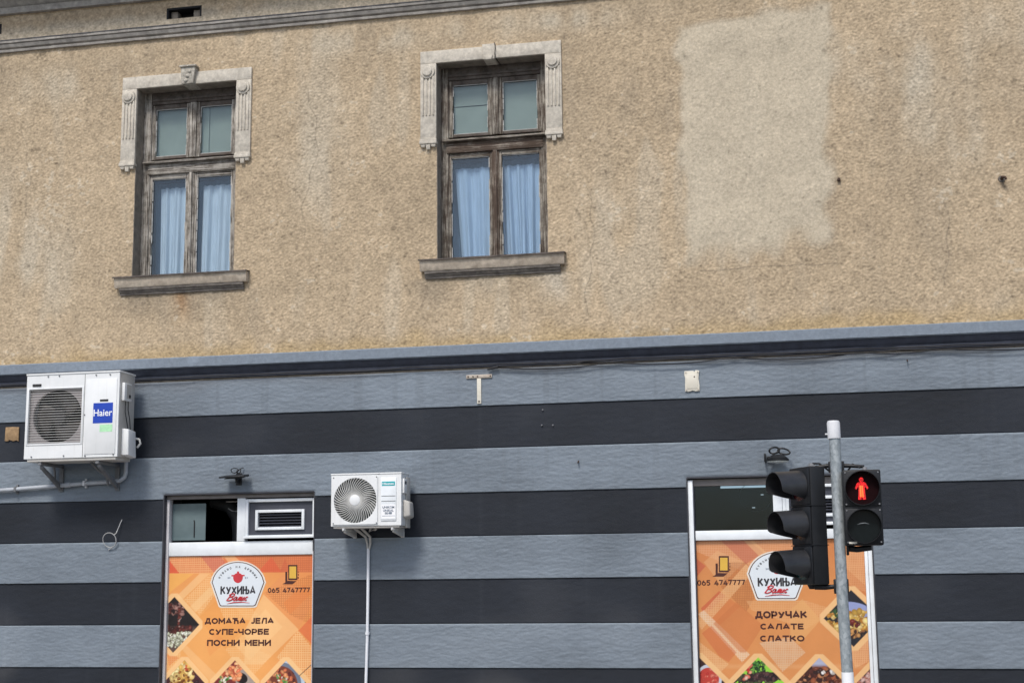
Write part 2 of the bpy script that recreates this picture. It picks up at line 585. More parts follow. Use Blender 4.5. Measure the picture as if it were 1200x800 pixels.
mk.build("road_marking", plain("white_road_paint", (0.7, 0.7, 0.68), 0.8, 0.15, 6))["kind"] = "structure"

# ------------------------------------------------------------------ building
BX0, BX1 = -13.0, 7.0
building = thing("building", "old beige stucco building with grey striped shop front on its ground floor", "building", (0, 0, 0))

WIN = {1: (-6.827, -5.710, 4.722, 6.735), 2: (-3.567, -2.452, 4.720, 6.735)}
SHOP = {1: (-6.400, -4.812, 0.16, 2.462), 2: (-1.177, 0.474, 0.16, 2.503)}
VENTS = [(-6.526, -6.128, 7.481, 7.604), (-8.86, -8.456, 7.495, 7.612), (-3.95, -3.55, 7.48, 7.60), (-1.2, -0.8, 7.48, 7.60)]


def axis_pts(segs, breaks):
    out = []
    for a, b, h in segs:
        n = max(1, int(round((b - a) / h)))
        out += list(np.linspace(a, b, n + 1)[:-1])
    out.append(segs[-1][1])
    out = np.array(out)
    for b in breaks:
        k = np.argmin(abs(out - b))
        out[k] = b
    return np.unique(out)


def wall_grid(name, xs, zs, openings, disp, colf, mat, parent, back=None):
    X, Z = np.meshgrid(xs, zs)
    Y = np.zeros_like(X)
    fade = np.ones_like(X)
    for (a, b, c, d) in openings:
        dx = np.maximum(np.maximum(a - X, X - b), 0)
        dz = np.maximum(np.maximum(c - Z, Z - d), 0)
        fade *= sstep(0.0, 0.025, np.sqrt(dx ** 2 + dz ** 2))
    Y = disp(X, Z) * fade
    C = colf(X, Z)
    nz, nx = X.shape
    if back is not None:       # returns at the lower and upper edge
        X = np.vstack([X[:1], X, X[-1:]]); Z = np.vstack([Z[:1], Z, Z[-1:]])
        Y = np.vstack([np.full((1, nx), back), Y, np.full((1, nx), back)])
        C = np.concatenate([C[:1], C, C[-1:]])
        nz += 2
    idx = np.arange(nz * nx).reshape(nz, nx)
    keep = np.ones((nz - 1, nx - 1), bool)
    xc = (X[:-1, :-1] + X[:-1, 1:]) / 2
    zc = (Z[:-1, :-1] + Z[1:, :-1]) / 2
    for (a, b, c, d) in openings:
        keep &= ~((xc > a) & (xc < b) & (zc > c) & (zc < d))
    F = np.stack([idx[:-1, :-1], idx[:-1, 1:], idx[1:, 1:], idx[1:, :-1]], -1)[keep]
    V = np.stack([X, Y, Z], -1).reshape(-1, 3)
    return arr_mesh(name, V, F, mat, parent, C.reshape(-1, 3))


# ---- upper stucco wall
H = 0.005
RX0, RZ0 = -9.4, 3.7
RS = (int(4.3 / H), int(12.3 / H))
_g = gnoise(RS, 1.45, 1.2, 1) - 0.75 * gnoise(RS, 3.0, 2.6, 1)
_g = _g / _g.std()
R_relief = np.tanh(_g * 0.9)
R_big = gnoise(RS, 55, 55, 3)
R_mid = gnoise(RS, 14, 16, 4)
R_str = gnoise(RS, 10, 60, 5)
R_gr = gnoise(RS, 1.2, 1.1, 6)
R_gr2 = gnoise(RS, 3.0, 2.6, 8)


def patch_mask(X, Z):
    bx0, bx1, bz0, bz1 = -1.19, 0.33, 4.55, 7.0
    w = 0.03 * sample(R_mid, RX0, RZ0, H, X, Z) + 0.03 * sample(R_big, RX0, RZ0, H, X, Z)
    # slanted left side: widens to the top
    l = X - (bx0 + 0.10 * (6.9 - Z) / 2.3)
    r_ = (bx1 - 0.02 * (6.9 - Z)) - X
    b = Z - bz0
    t_ = (bz1 - 0.12 * (X > -0.35) * 0 - 0.06 * np.clip((-X - 0.5), 0, 1)) - Z
    d = np.minimum(np.minimum(l, r_), np.minimum(b * 0.36, t_))
    return sstep(-0.035, 0.085, d + w)


def st_disp(X, Z):
    r_ = sample(R_relief, RX0, RZ0, H, X, Z)
    inr = (X > RX0) & (X < RX0 + 12.2) & (Z < 8.0)
    amp = 0.0026 * (1 - 0.6 * patch_mask(X, Z)) * inr
    # smoother at the top of the wall
    amp = amp * (1 - 0.45 * sstep(6.95, 7.2, Z))
    return -(r_ * amp) - 0.004 * sample(R_mid, RX0, RZ0, H, X, Z) * 0.5


C_tan = np.array((0.488, 0.386, 0.264))
C_pale = np.array((0.520, 0.458, 0.358))
C_patch = np.array((0.560, 0.492, 0.378))
C_warm = np.array((0.470, 0.345, 0.185))
C_grey = np.array((0.330, 0.280, 0.215))


def st_col(X, Z):
    S = lambda R: sample(R, RX0, RZ0, H, X, Z)
    big, mid, st_, g, g2 = S(R_big), S(R_mid), S(R_str), S(R_gr), S(R_gr2)
    C = C_tan[None, None, :] * (1 + 0.035 * big + 0.025 * mid)[..., None]

    def blend(C, c, m):
        return C * (1 - m[..., None]) + c * m[..., None]
    # washed-out pale blotches, long in the vertical
    m = sstep(0.75, 2.1, big * 0.7 + st_ * 0.8) * 0.45
    C = blend(C, C_pale, m * .8)
    C = blend(C, C_grey, sstep(0.8, 2.3, -big * 0.5 - st_ * 0.9) * 0.2)
    for (cx, cz, sx, sz, a) in ((0.95, 6.25, .42, .42, .75), (1.35, 5.6, .35, .3, .5), (-4.85, 6.0, .3, .55, .5), (-7.9, 4.9, .5, .45, .45), (-8.6, 5.7, .4, .5, .5), (-2.5, 7.08, .9, .12, .6), (-4.3, 7.05, .8, .14, .6), (-7.5, 6.85, .8, .2, .45), (-1.9, 5.1, .35, .5, .3), (1.9, 6.5, .3, .6, .4)):
        m = np.exp(-(((X - cx) / sx) ** 2 + ((Z - cz) / sz) ** 2)) * a * np.clip(0.7 + 0.5 * st_ + 0.3 * mid, 0, 1.4)
        C = blend(C, C_pale, np.clip(m, 0, .9))
    # ochre splash band over the ledge
    m = sstep(0.20, 0.0, Z - 3.84 + 0.03 * mid) * 0.75
    C = blend(C, C_warm, m)
    # pale splash over the upper string course
    m = sstep(0.16, 0.03, np.abs(Z - 7.44) + 0.02 * mid) * (Z > 7.3) * 0.75
    C = blend(C, C_pale * 1.02, m)
    # repaired patch
    pm = patch_mask(X, Z)
    C = blend(C, C_patch[None, None, :] * (1 + 0.03 * mid)[..., None], pm * 0.88)
    # faint darker edge where the repair meets the old coat
    edge = pm * (1 - pm) * 4
    C = blend(C, C_grey * 1.15, np.clip(edge * 0.25 * (mid > -0.3), 0, .4))
    # hairline cracks under the patch
    ck = sstep(0.008, 0.002, np.abs(Z - (4.47 + 0.012 * mid + 0.006 * np.sin(X * 9)))) * ((X > -1.0) & (X < 0.3))
    C = blend(C, C_grey * 0.5, ck * 0.55)
    # water stains below the sills
    for (cx, sx, z1, a, c) in ((-6.27, .10, 4.52, .85, (0.36, 0.20, 0.09)), (-5.95, .18, 4.52, .45, (0.22, 0.19, 0.15)), (-6.75, .22, 4.52, .55, (0.24, 0.205, 0.16)), (-3.6, .2, 4.51, .5, (0.24, 0.205, 0.16)), (-2.4, .14, 4.51, .6, (0.55, 0.51, 0.43)), (-2.9, .5, 4.51, .3, (0.24, 0.205, 0.16)), (-3.05, .12, 4.51, .3, (0.50, 0.46, 0.38)), (-6.1, .6, 4.52, .3, (0.22, 0.19, 0.15))):
        m = np.exp(-((X - cx - 0.02 * mid) / sx) ** 2) * sstep(0.34, 0.0, z1 - Z + 0.05 * st_) * (Z < z1 + .01) * a
        C = blend(C, np.array(c), np.clip(m, 0, 1))
    # rust run below the iron hook, bolt
    for (cx, cz, w, h_) in ((1.80, 5.16, .03, .14), (0.334, 5.25, .02, .06)):
        m = np.exp(-((X - cx) / w) ** 2) * sstep(h_, 0, cz - Z) * (Z < cz + .03) * .8
        C = blend(C, np.array((0.16, 0.12, 0.085)), np.clip(m, 0, 1))
    # chipped spots, wandering hairline cracks and thin runs
    chip = sstep(2.55, 2.9, S(R_mid) * 0.8 + S(R_gr2) * 0.9)
    C = blend(C, C_pale * 1.05, chip * .5)
    for (cx, z0_, z1_, ph, am) in ((-2.05, 4.1, 5.4, .4, .05), (-4.9, 5.0, 6.6, 2.0, .07), (1.25, 4.2, 5.0, 1.1, .04), (-8.1, 5.4, 6.4, 3.0, .05)):
        xx = cx + am * np.sin(Z * 4.1 + ph) + .018 * np.sin(Z * 17 + ph) + .006 * mid
        C = blend(C, C_grey * .62, sstep(.008, .002, np.abs(X - xx)) * (Z > z0_) * (Z < z1_) * .45)
    # mixed light and dark pebbles
    k = (1 - 0.35 * pm)
    C = C * (1 + (0.12 * g + 0.04 * g2) * k)[..., None]
    C = C * (1 - 0.25 * sstep(2.3, 2.8, -g2))[..., None]
    return np.clip(C, 0.03, 0.8)


xs = axis_pts([(BX0, -9.0, 0.2), (-9.0, 2.7, 0.0080), (2.7, BX1, 0.2)], [w for k in WIN.values() for w in k[:2]] + [w for k in VENTS for w in k[:2]])
zs = axis_pts([(3.78, 7.72, 0.0080)], [w for k in WIN.values() for w in k[2:]] + [7.481, 7.604, 7.495, 7.612])
wall_grid("upper_wall", xs, zs, list(WIN.values()) + VENTS, st_disp, st_col, M_stucco, building)

# ---- painted bands of the ground floor
RB = (int(3.9 / 0.006), int(12.3 / 0.006))
_r = gnoise(RB, 3.4, 1.15, 21) + 0.9 * gnoise(RB, 1.9, 0.95, 22) - 0.3 * gnoise(RB, 7, 3.0, 21)
R_rip = np.tanh(_r / _r.std())
R_bb = gnoise(RB, 34, 24, 23)
R_run = gnoise(RB, 3, 90, 25)
R_bg = gnoise(RB, 8, 1.4, 24)
BANDS = [(3.60, 3.245, 'l'), (3.245, 2.836, 'd'), (2.836, 2.416, 'l'), (2.416, 2.002, 'd'), (2.002, 1.600, 'l'), (1.600, 1.184, 'd'), (1.184, 0.775, 'l'), (0.775, 0.36, 'd'), (0.36, 0.0, 'l')]
C_light = np.array((0.184, 0.219, 0.258))
C_dark = np.array((0.0165, 0.0205, 0.029))
for (z1, z0, k) in BANDS:
    light = k == 'l'
    ops = [o for o in SHOP.values() if z0 < o[3]]

    def bdisp(X, Z, light=light):
        r_ = sample(R_rip, RX0, 0.0, 0.006, X, Z)
        return (-0.007 - 0.0014 * r_) if light else (0.004 - 0.0007 * r_)

    def bcol(X, Z, light=light, z0=z0, z1=z1):
        b = sample(R_bb, RX0, 0.0, 0.006, X, Z)
        g = sample(R_bg, RX0, 0.0, 0.006, X, Z)
        c = (C_light if light else C_dark)[None, None, :] * (1 + (0.06 if light else 0.10) * b + (0.035 if light else 0.04) * g)[..., None]
        if light:
            # highlight painted where the proud upper edge catches light
            m = sstep(0.016, 0.004, np.abs(z1 - 0.006 - Z)) * (b > -0.6) * 0.4
            c = c * (1 - m[..., None]) + np.array((0.31, 0.36, 0.41)) * m[..., None]
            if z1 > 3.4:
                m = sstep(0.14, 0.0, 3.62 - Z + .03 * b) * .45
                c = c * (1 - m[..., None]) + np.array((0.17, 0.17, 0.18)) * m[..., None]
        else:
            m = sstep(0.95, 2.2, b) * 0.25
            c = c * (1 - m[..., None]) + np.array((0.05, 0.053, 0.06)) * m[..., None]
            # dribble of pale paint
            m = np.exp(-((X + 3.14) / 0.008) ** 2) * 0.12
            c = c * (1 - m[..., None]) + np.array((0.2, 0.22, 0.25)) * m[..., None]
        # rain runs, splashes near the street, rubbed spots
        run = sample(R_run, RX0, 0.0, 0.006, X, Z)
        c = c * (1 - (0.13 if light else 0.06) * sstep(0.9, 2.2, run) * sstep(1.2, 3.6, Z))[..., None]
        m = sstep(1.5, 2.4, run) * (0.10 if light else 0.03)
        c = c + np.array((.16, .17, .18)) * m[..., None] * .6
        m = sstep(1.6, 0.3, Z) * sstep(.2, 1.6, b) * .14
        c = c * (1 - m[..., None]) + np.array((0.17, 0.16, 0.145)) * m[..., None]
        return np.clip(c, 0.008, 0.8)
    dz = 0.0062 if light else 0.013
    bx = axis_pts([(BX0, -9.0, 0.25), (-9.0, 2.7, 0.0115 if light else 0.022), (2.7, BX1, 0.25)], [w for o in ops for w in o[:2]])
    bz = axis_pts([(z0 + 0.001, z1 - 0.001, dz)], [o[3] for o in ops if o[3] < z1] + [o[2] for o in ops if z0 < o[2] < z1])
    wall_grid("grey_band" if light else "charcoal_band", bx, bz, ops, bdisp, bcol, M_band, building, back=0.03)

# solid core behind the thin faces, leaving the openings free
core = MB()
def core_cols(z0, z1, ops, y0=0.012, y1=0.42):
    x = BX0
    for (a, b) in sorted(ops):
        core.box(x, a, y0, y1, z0, z1); x = b
    core.box(x, BX1, y0, y1, z0, z1)
core_cols(0.0, 0.16, [])
core_cols(0.16, 2.455, [o[:2] for o in SHOP.values()])
core_cols(2.508, 4.715, [])
core_cols(4.718, 6.738, [o[:2] for o in WIN.values()])
core_cols(6.738, 7.47, [])
core_cols(7.62, 8.2, [])
core_cols(7.47, 7.62, [v[:2] for v in VENTS])
core_cols(2.455, 2.508, [(o[0] + .0, o[1]) for o in SHOP.values()])
core.box(BX0, BX0 + 0.3, 0.42, 9.0, 0, 8.2)
core.box(BX1 - 0.3, BX1, 0.42, 9.0, 0, 8.2)
core.box(BX0 + .3, BX1 - .3, 8.7, 9.0, 0, 8.2)
core.build("masonry_core", M_soffit, building)
# corner returns of the facade skin
MB().box(BX0 - 0.003, BX0 + 0.02, 0.0, 0.012, 3.78, 7.72).box(BX1 - 0.02, BX1 + 0.003, 0.0, 0.012, 3.78, 7.72).pieces("corner_return", M_plaster, building)

# string course, ledge, eaves
def mould(name, prof, mat, step=0.11, jit=0.0015):
    o = MB().prism_x(prof, BX0 - 0.02, BX1 + 0.02, step, jit).build(name, mat, building, smooth=35)
    return o
sc_ = mould("string_course", [(0.012, 7.271), (-0.030, 7.271), (-0.036, 7.293), (-0.006, 7.296), (-0.008, 7.308), (-0.040, 7.316), (-0.056, 7.345), (-0.040, 7.349), (-0.042, 7.356), (-0.064, 7.360), (-0.068, 7.378), (-0.06, 7.392), (0.012, 7.405)], M_course)
mould("string_course_cap", [(0.010, 7.383), (-0.071, 7.383), (-0.073, 7.394), (0.010, 7.409)], M_course_dark)
mould("eaves_cornice", [(0.012, 7.70), (-0.05, 7.70), (-0.055, 7.765), (-0.02, 7.77), (-0.06, 7.80), (-0.10, 7.85), (-0.20, 7.90), (-0.38, 7.92), (-0.40, 8.02), (-0.46, 8.06), (-0.46, 8.12), (0.3, 8.2), (0.3, 7.75)], M_course, 0.2)
mould("painted_ledge", [(0.012, 3.732), (-0.060, 3.732), (-0.072, 3.742), (-0.073, 3.832), (-0.064, 3.842), (0.012, 3.853)], M_ledge, 0.06, 0.0016)
mould("ledge_moulding", [(0.02, 3.620), (-0.012, 3.628), (-0.016, 3.664), (-0.026, 3.672), (-0.044, 3.715), (-0.050, 3.731), (0.02, 3.731)], M_ledge_shade, 0.11, 0.002)
roof = MB().hexa([(BX0 - .3, -0.48, 8.12), (BX1 + .3, -0.48, 8.12), (BX1 + .3, 4.6, 10.3), (BX0 - .3, 4.6, 10.3), (BX0 - .3, -0.48, 8.2), (BX1 + .3, -0.48, 8.2), (BX1 + .3, 4.6, 10.38), (BX0 - .3, 4.6, 10.38)])
roof.hexa([(BX0 - .3, 4.604, 10.3), (BX1 + .3, 4.604, 10.3), (BX1 + .3, 9.4, 8.12), (BX0 - .3, 9.4, 8.12), (BX0 - .3, 4.604, 10.38), (BX1 + .3, 4.604, 10.38), (BX1 + .3, 9.4, 8.2), (BX0 - .3, 9.4, 8.2)])
roof.build("roof", plain("red_roof_tile", (0.30, 0.12, 0.07), 0.9, 0.3, 5, bump=0.02), building)

# attic vents
for (a, b, c, d) in VENTS:
    v = MB().box(a, b, 0.16, 0.18, c - .01, d + .01).build("attic_vent", M_black, building)
    MB().box(a, a + 0.02, 0.001, 0.16, c, d).box(b - 0.02, b, 0.001, 0.16, c, d).box(a + .02, b - .02, 0.001, 0.16, d - 0.02, d).build("vent_reveal", M_black, v)
    for x0, x1 in ((a + 0.03, a + 0.105), (b - 0.115, b - 0.04)):
        MB().box(x0, x1, 0.05, 0.15, c + .002, d - 0.025).build("brick_pier", M_soffit, v, bevel=0.006)


# ------------------------------------------------------------------ upper windows
def make_window(idx):
    x0, x1, z0, z1 = WIN[idx]
    W = M_wood1 if idx == 1 else M_wood2
    W2 = M_wood1 if idx == 1 else M_wood2b
    lab = "window with grey flaking frame, left of the two" if idx == 1 else "window with brown flaking frame, right of the two"
    # ---------------- surround
    sur = MB()
    t = 0.026
    yo = 0.02
    hx0, hx1 = x0 - 0.165, x1 + 0.165
    ztop, zbot = 6.866, 5.90
    sur.box(hx0, hx1, -t, yo, z1, ztop)
    sur.box(hx0, x0, -t, yo, zbot + 0.06, z1 - .0005).box(x1, hx1, -t, yo, zbot + 0.06, z1 - .0005)
    s = sur.build("window_surround", M_plaster, building, bevel=0.005)
    s["label"] = "pale plaster window surround, " + ("left one" if idx == 1 else "right one")
    for side, (a, b) in enumerate(((hx0, x0), (x1, hx1))):
        cx = (a + b) / 2 - 0.005
        m = MB()
        for k in range(4):                        # raised ribs between three flutes
            rx = a + 0.028 + k * 0.036
            m.box(rx - 0.008, rx + 0.008, -t - 0.011, -t + 0.002, 6.19, 6.60)
        m.pieces("flute_rib", M_plaster, s, bevel=0.004)
        m = MB()
        m.tube([(cx, -t + .004, 6.648), (cx, -t - 0.018, 6.648)], 0.074, 28)
        m.tube([(cx, -t - .010, 6.648), (cx, -t - 0.034, 6.648)], [0.052, 0.048], 28)
        m.build("rosette_disc", M_plaster, s, bevel=0.004)
        m = MB()
        m.box(a - 0.004, b + 0.004, -t - 0.012, yo, 5.925, 5.945).box(a + 0.001, b - 0.001, -t - 0.004, yo, 5.945, 5.9605).box(a - 0.006, b + 0.006, -t - 0.020, yo, 5.893, 5.925)
        m.build("capital_moulding", M_plaster, s, bevel=0.004)
        for k in range(3):
            gx = a + 0.03 + k * (b - a - 0.06) / 2
            h = 0.058 if k == 1 else 0.032
            MB().hexa([(gx - .018, -t - .008, 5.893 - h), (gx + .018, -t - .008, 5.893 - h), (gx + .018, yo, 5.893 - h), (gx - .018, yo, 5.893 - h),
                       (gx - .026, -t - .012, 5.8935), (gx + .026, -t - .012, 5.8935), (gx + .026, yo, 5.8935), (gx - .026, yo, 5.8935)]).build("gutta", M_plaster, s, bevel=0.004)
    kx = (x0 + x1) / 2 + (0.035 if idx == 1 else -0.01)
    km = MB()
    if idx == 1:
        km.prism([(kx - .068, 6.725), (kx + .062, 6.725), (kx + .080, 6.905), (kx - .080, 6.905)], -0.075, 0.15)
        km.prism([(kx - .090, 6.9052), (kx + .092, 6.9052), (kx + .095, 6.925), (kx - .093, 6.925)], -0.092, 0.01)
        for q in range(3):
            km.tube([(kx - .02 + .02 * q, -0.07, 6.76 + .05 * q), (kx - .02 + .02 * q, -0.088, 6.765 + .05 * q)], [.03, .014], 10)
        km.build("keystone", M_keystone, s, bevel=0.006)
    else:
        km.prism([(kx - .058, 6.724), (kx + .058, 6.724), (kx + .068, 6.885), (kx - .068, 6.885)], -0.040, 0.15)
        km.prism([(kx - .03, 6.715), (kx + .03, 6.715), (kx + .045, 6.76), (kx - .045, 6.76)], -0.056, -0.03)
        km.build("keystone", M_plaster, s, bevel=0.006)
        MB().tube([(kx + .062, -0.043, 6.89), (kx + .070, -0.043, 6.83), (kx + .064, -0.043, 6.78), (kx + .074, -0.043, 6.728), (kx + .078, 0.02, 6.722), (kx + .083, 0.14, 6.722)], 0.0035, 5).build("crack", M_black, s)
    # ---------------- the window itself
    FY = 0.155
    fr = MB()
    # reveal lining
    fr.box(x0 - .004, x0 + 0.004, 0.0, FY + .1, z0, z1).box(x1 - 0.004, x1 + .004, 0.0, FY + .1, z0, z1).box(x0 + .004, x1 - .004, 0.0, FY + .1, z1 - 0.003, z1 + .006)
    win = fr.build("sash_window", M_soffit, building)
    win["label"] = lab
    ox0, ox1 = x0 + 0.004, x1 - 0.004
    mid = (x0 + x1) / 2 + (0.005 if idx == 2 else 0.0)
    A = 0.076 if idx == 2 else 0.085           # outer stile
    zt0, zt1 = 5.835, 6.005                    # transom
    MB().box(ox0, ox0 + A, FY, FY + .09, z0, z1 - .003).box(ox1 - A, ox1, FY, FY + .09, z0, z1 - .003).pieces("frame_stile", W['z'], win, bevel=0.006)
    MB().box(ox0 + A, ox1 - A, FY + .004, FY + .09, z1 - 0.13, z1 - .004).box(ox0 + A, ox1 - A, FY - .012, FY + .02, z1 - 0.10, z1 - 0.075).build("head_rail", M_headwood, win, bevel=0.005)
    MB().box(ox0 + A - .02, ox1 - A + .02, FY - 0.012, FY + .0895, zt0, zt0 + 0.11).build("transom", (W2 if idx == 2 else W)['x'], win, bevel=0.006)
    MB().hexa([(ox0 + .02, FY - .05, zt0 + 0.112), (ox1 - .02, FY - .05, zt0 + 0.112), (ox1 - .02, FY + .088, zt0 + 0.112), (ox0 + .02, FY + .088, zt0 + 0.112),
               (ox0 + .02, FY - .05, zt0 + 0.132), (ox1 - .02, FY - .05, zt0 + 0.132), (ox1 - .02, FY + .088, zt0 + 0.170), (ox0 + .02, FY + .088, zt0 + 0.170)]).build("drip_rail", W['x'], win, bevel=0.004)
    MB().box(mid - .036, mid + .036, FY + .006, FY + .09, zt1 + .001, z1 - .13).build("upper_mullion", W['z'], win, bevel=0.005)
    MB().box(mid - .036, mid + .036, FY + .002, FY + .09, z0 + .001, zt0 - .001).box(mid - .018, mid + .018, FY - .016, FY + .001, z0 + .001, zt0 - .001).build("lower_mullion", W2['z'], win, bevel=0.005)
    # four sashes with panes
    for (za, zb, up) in ((zt1 + .002, z1 - .132, True), (z0 + .002, zt0 - .002, False)):
        for (a, b) in ((ox0 + A + .001, mid - .037), (mid + .037, ox1 - A - .001)):
            st = 0.040 if up else 0.026
            tp = 0.048
            bt = 0.030 if up else 0.034
            ys = FY + .022 if up else FY + .012
            MB().box(a, a + st, ys, ys + .045, za, zb).box(b - st, b, ys, ys + .045, za, zb).pieces("sash_stile", W['z'], win, bevel=0.004)
            MB().box(a + st, b - st, ys + .001, ys + .045, zb - tp, zb).box(a + st, b - st, ys + .001, ys + .045, za, za + bt).pieces("sash_rail", M_headwood if up else W['x'], win, bevel=0.004)
            g = 0.006
            pt = MB()
            for q in range(9):
                if random.random() < 0.8:
                    zz0 = za + bt + (zb - za - tp - bt) * q / 9; zz1 = za + bt + (zb - za - tp - bt) * (q + random.uniform(.8, 1)) / 9
                    pt.box(a + st, a + st + g + random.uniform(0, .003), ys + .008, ys + .020, zz0, zz1)
                if random.random() < 0.7:
                    zz0 = za + bt + (zb - za - tp - bt) * q / 9; zz1 = za + bt + (zb - za - tp - bt) * (q + random.uniform(.8, 1)) / 9
                    pt.box(b - st - g - random.uniform(0, .003), b - st, ys + .008, ys + .020, zz0, zz1)
            pt.box(a + st + .008, b - st - .008, ys + .008, ys + .020, za + bt, za + bt + g).box(a + st + .008, b - st - .008, ys + .008, ys + .020, zb - tp - g, zb - tp)
            tag(pt.build("putty", M_putty, win), kind="stuff")
            MB().box(a + st - .004, b - st + .004, ys + .022, ys + .026, za + bt - .004, zb - tp + .004).build("pane", M_pane_up if up else M_pane, win)
            if up:
                bl = MB()
                if idx == 2 and a < mid - .1:
                    zc = za + (zb - za) * .56
                    bl.box(a + st - .03, b - st + .03, ys + .06, ys + .072, za - .0, zc - .004).box(a + st - .03, b - st + .03, ys + .054, ys + .066, zc + .004, zb)
                elif idx == 1 and a > mid - .1:
                    xc = a + .12
                    bl.box(a + st - .03, xc - .001, ys + .052, ys + .064, za, zb).box(xc + .012, b - st + .03, ys + .058, ys + .070, za, zb).box(xc - .001, xc + .012, ys + .064, ys + .074, za, zb)
                else:
                    bl.box(a + st - .03, b - st + .03, ys + .06, ys + .072, za, zb)
                bl.build("blind", M_blind, win)
    # ---------------- sill
    sx0, sx1 = x0 - 0.172, x1 + 0.178
    sl = MB().prism_x([(0.02, 4.590), (-0.055, 4.590), (-0.062, 4.60), (-0.075, 4.66), (-0.082, 4.694), (0.02, 4.700)], sx0 + .012, sx1 - .012, 0.08, 0.0012).build("window_sill", M_sill, building, smooth=35)
    sl["label"] = "cement sill of the " + ("left" if idx == 1 else "right") + " upper window"
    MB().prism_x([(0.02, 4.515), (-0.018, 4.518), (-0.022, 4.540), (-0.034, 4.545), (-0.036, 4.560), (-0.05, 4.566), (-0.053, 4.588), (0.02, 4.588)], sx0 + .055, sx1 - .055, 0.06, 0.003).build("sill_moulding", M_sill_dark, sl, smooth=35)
    MB().prism_x([(0.15, 4.712), (-0.092, 4.697), (-0.094, 4.688), (-0.097, 4.688), (-0.096, 4.702), (0.15, 4.719)], sx0, sx1, 0.09, 0.0015).build("tin_cover", M_tin, sl)
    # ---------------- room behind
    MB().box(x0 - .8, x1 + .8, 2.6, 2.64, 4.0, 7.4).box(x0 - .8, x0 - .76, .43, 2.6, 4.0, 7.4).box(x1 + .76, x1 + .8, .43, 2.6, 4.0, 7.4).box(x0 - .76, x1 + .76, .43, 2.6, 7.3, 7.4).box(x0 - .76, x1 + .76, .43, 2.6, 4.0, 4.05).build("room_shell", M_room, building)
    return mid


def make_curtain_obj(xa, xb, zt, zb, y, mat, label, group, folds, skew=0.0, amp=0.02, ph=0.0):
    nx, nz = 90, 24
    P = []
    for i in range(nx + 1):
        u = i / nx
        row = []
        for j in range(nz + 1):
            w = j / nz
            z = zt + (zb - zt) * w
            uu = u + 0.03 * math.sin(6 * u + ph) * w
            x = xa + (xb - xa) * uu + skew * w * (1 - u)
            d = amp * (0.45 + 0.55 * w) * (math.sin(2 * math.pi * folds * u + ph + 0.5 * math.sin(2.2 * w + u * 5)) + 0.45 * math.sin(2 * math.pi * folds * 2.3 * u + 1.7 * ph))
            row.append((x, y + d, z + 0.004 * math.sin(u * 40)))
        P.append(row)
    b = Vector(((xa + xb) / 2, y, zt))
    o = MB(b).grid_surf(P).build("curtain", mat, None, smooth=80, fixn=False)
    md = o.modifiers.new("cloth_thickness", 'SOLIDIFY'); md.thickness = 0.002
    o.location = b
    return tag(o, label, "curtain", group)


m1 = make_window(1)
m2 = make_window(2)
GC = "net curtains in the upper windows"
x0, x1, z0, z1 = WIN[1]
make_curtain_obj(x0 + .165, m1 - .03, 5.71, 4.66, 0.275, M_curtain_cream, "pale net curtain in left pane of the grey left upper window", GC, 3.4, 0.0, .024, .4)
make_curtain_obj(m1 + .085, x1 - .03, 5.71, 4.66, 0.275, M_curtain_cream, "pale net curtain in right pane of the grey left upper window", GC, 3.0, -0.02, .026, 2.1)
x0, x1, z0, z1 = WIN[2]
make_curtain_obj(x0 + .115, m2 - .02, 5.70, 4.66, 0.275, M_curtain, "sky-tinted curtain hanging slanted in left pane of the brown right upper window", GC, 2.2, 0.06, .026, 1.3)
make_curtain_obj(m2 + .03, x1 - .03, 5.70, 4.66, 0.275, M_curtain, "sky-tinted curtain with deep folds in right pane of the brown right upper window", GC, 4.4, 0.03, .030, 0.2)
for k, o in ((1, m1), (2, m2)):
    make_curtain_obj(WIN[k][0] + .03, WIN[k][1] - .02, 5.80, 4.64, 0.42, M_curtain_blue, "blue back curtain behind the pale net of the " + ("grey left" if k == 1 else "brown right") + " upper window", GC, 7, 0.0, .012, k)

# ------------------------------------------------------------------ shop windows
def shop_common(idx):
    x0, x1, z0, z1 = SHOP[idx]
    m = MB()
    m.box(x0 - .004, x0 + 0.006, -0.004, 0.40, z0, z1).box(x1 - 0.006, x1 + .004, -0.004, 0.40, z0, z1).box(x0 + .006, x1 - .006, -0.004, 0.40, z1 - 0.006, z1 + .008).box(x0 - .03, x1 + .03, -0.03, 0.40, z0 - .03, z0 + .004)
    s = m.build("shop_window", M_reveal, building)
    s["label"] = ("left" if idx == 1 else "right") + " shop window with white frame over its poster"
    # room behind
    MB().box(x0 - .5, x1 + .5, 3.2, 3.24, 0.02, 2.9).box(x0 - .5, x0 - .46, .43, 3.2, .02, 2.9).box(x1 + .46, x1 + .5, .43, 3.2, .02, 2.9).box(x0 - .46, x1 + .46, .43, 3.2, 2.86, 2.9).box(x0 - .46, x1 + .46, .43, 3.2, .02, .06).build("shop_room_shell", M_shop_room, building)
    return s


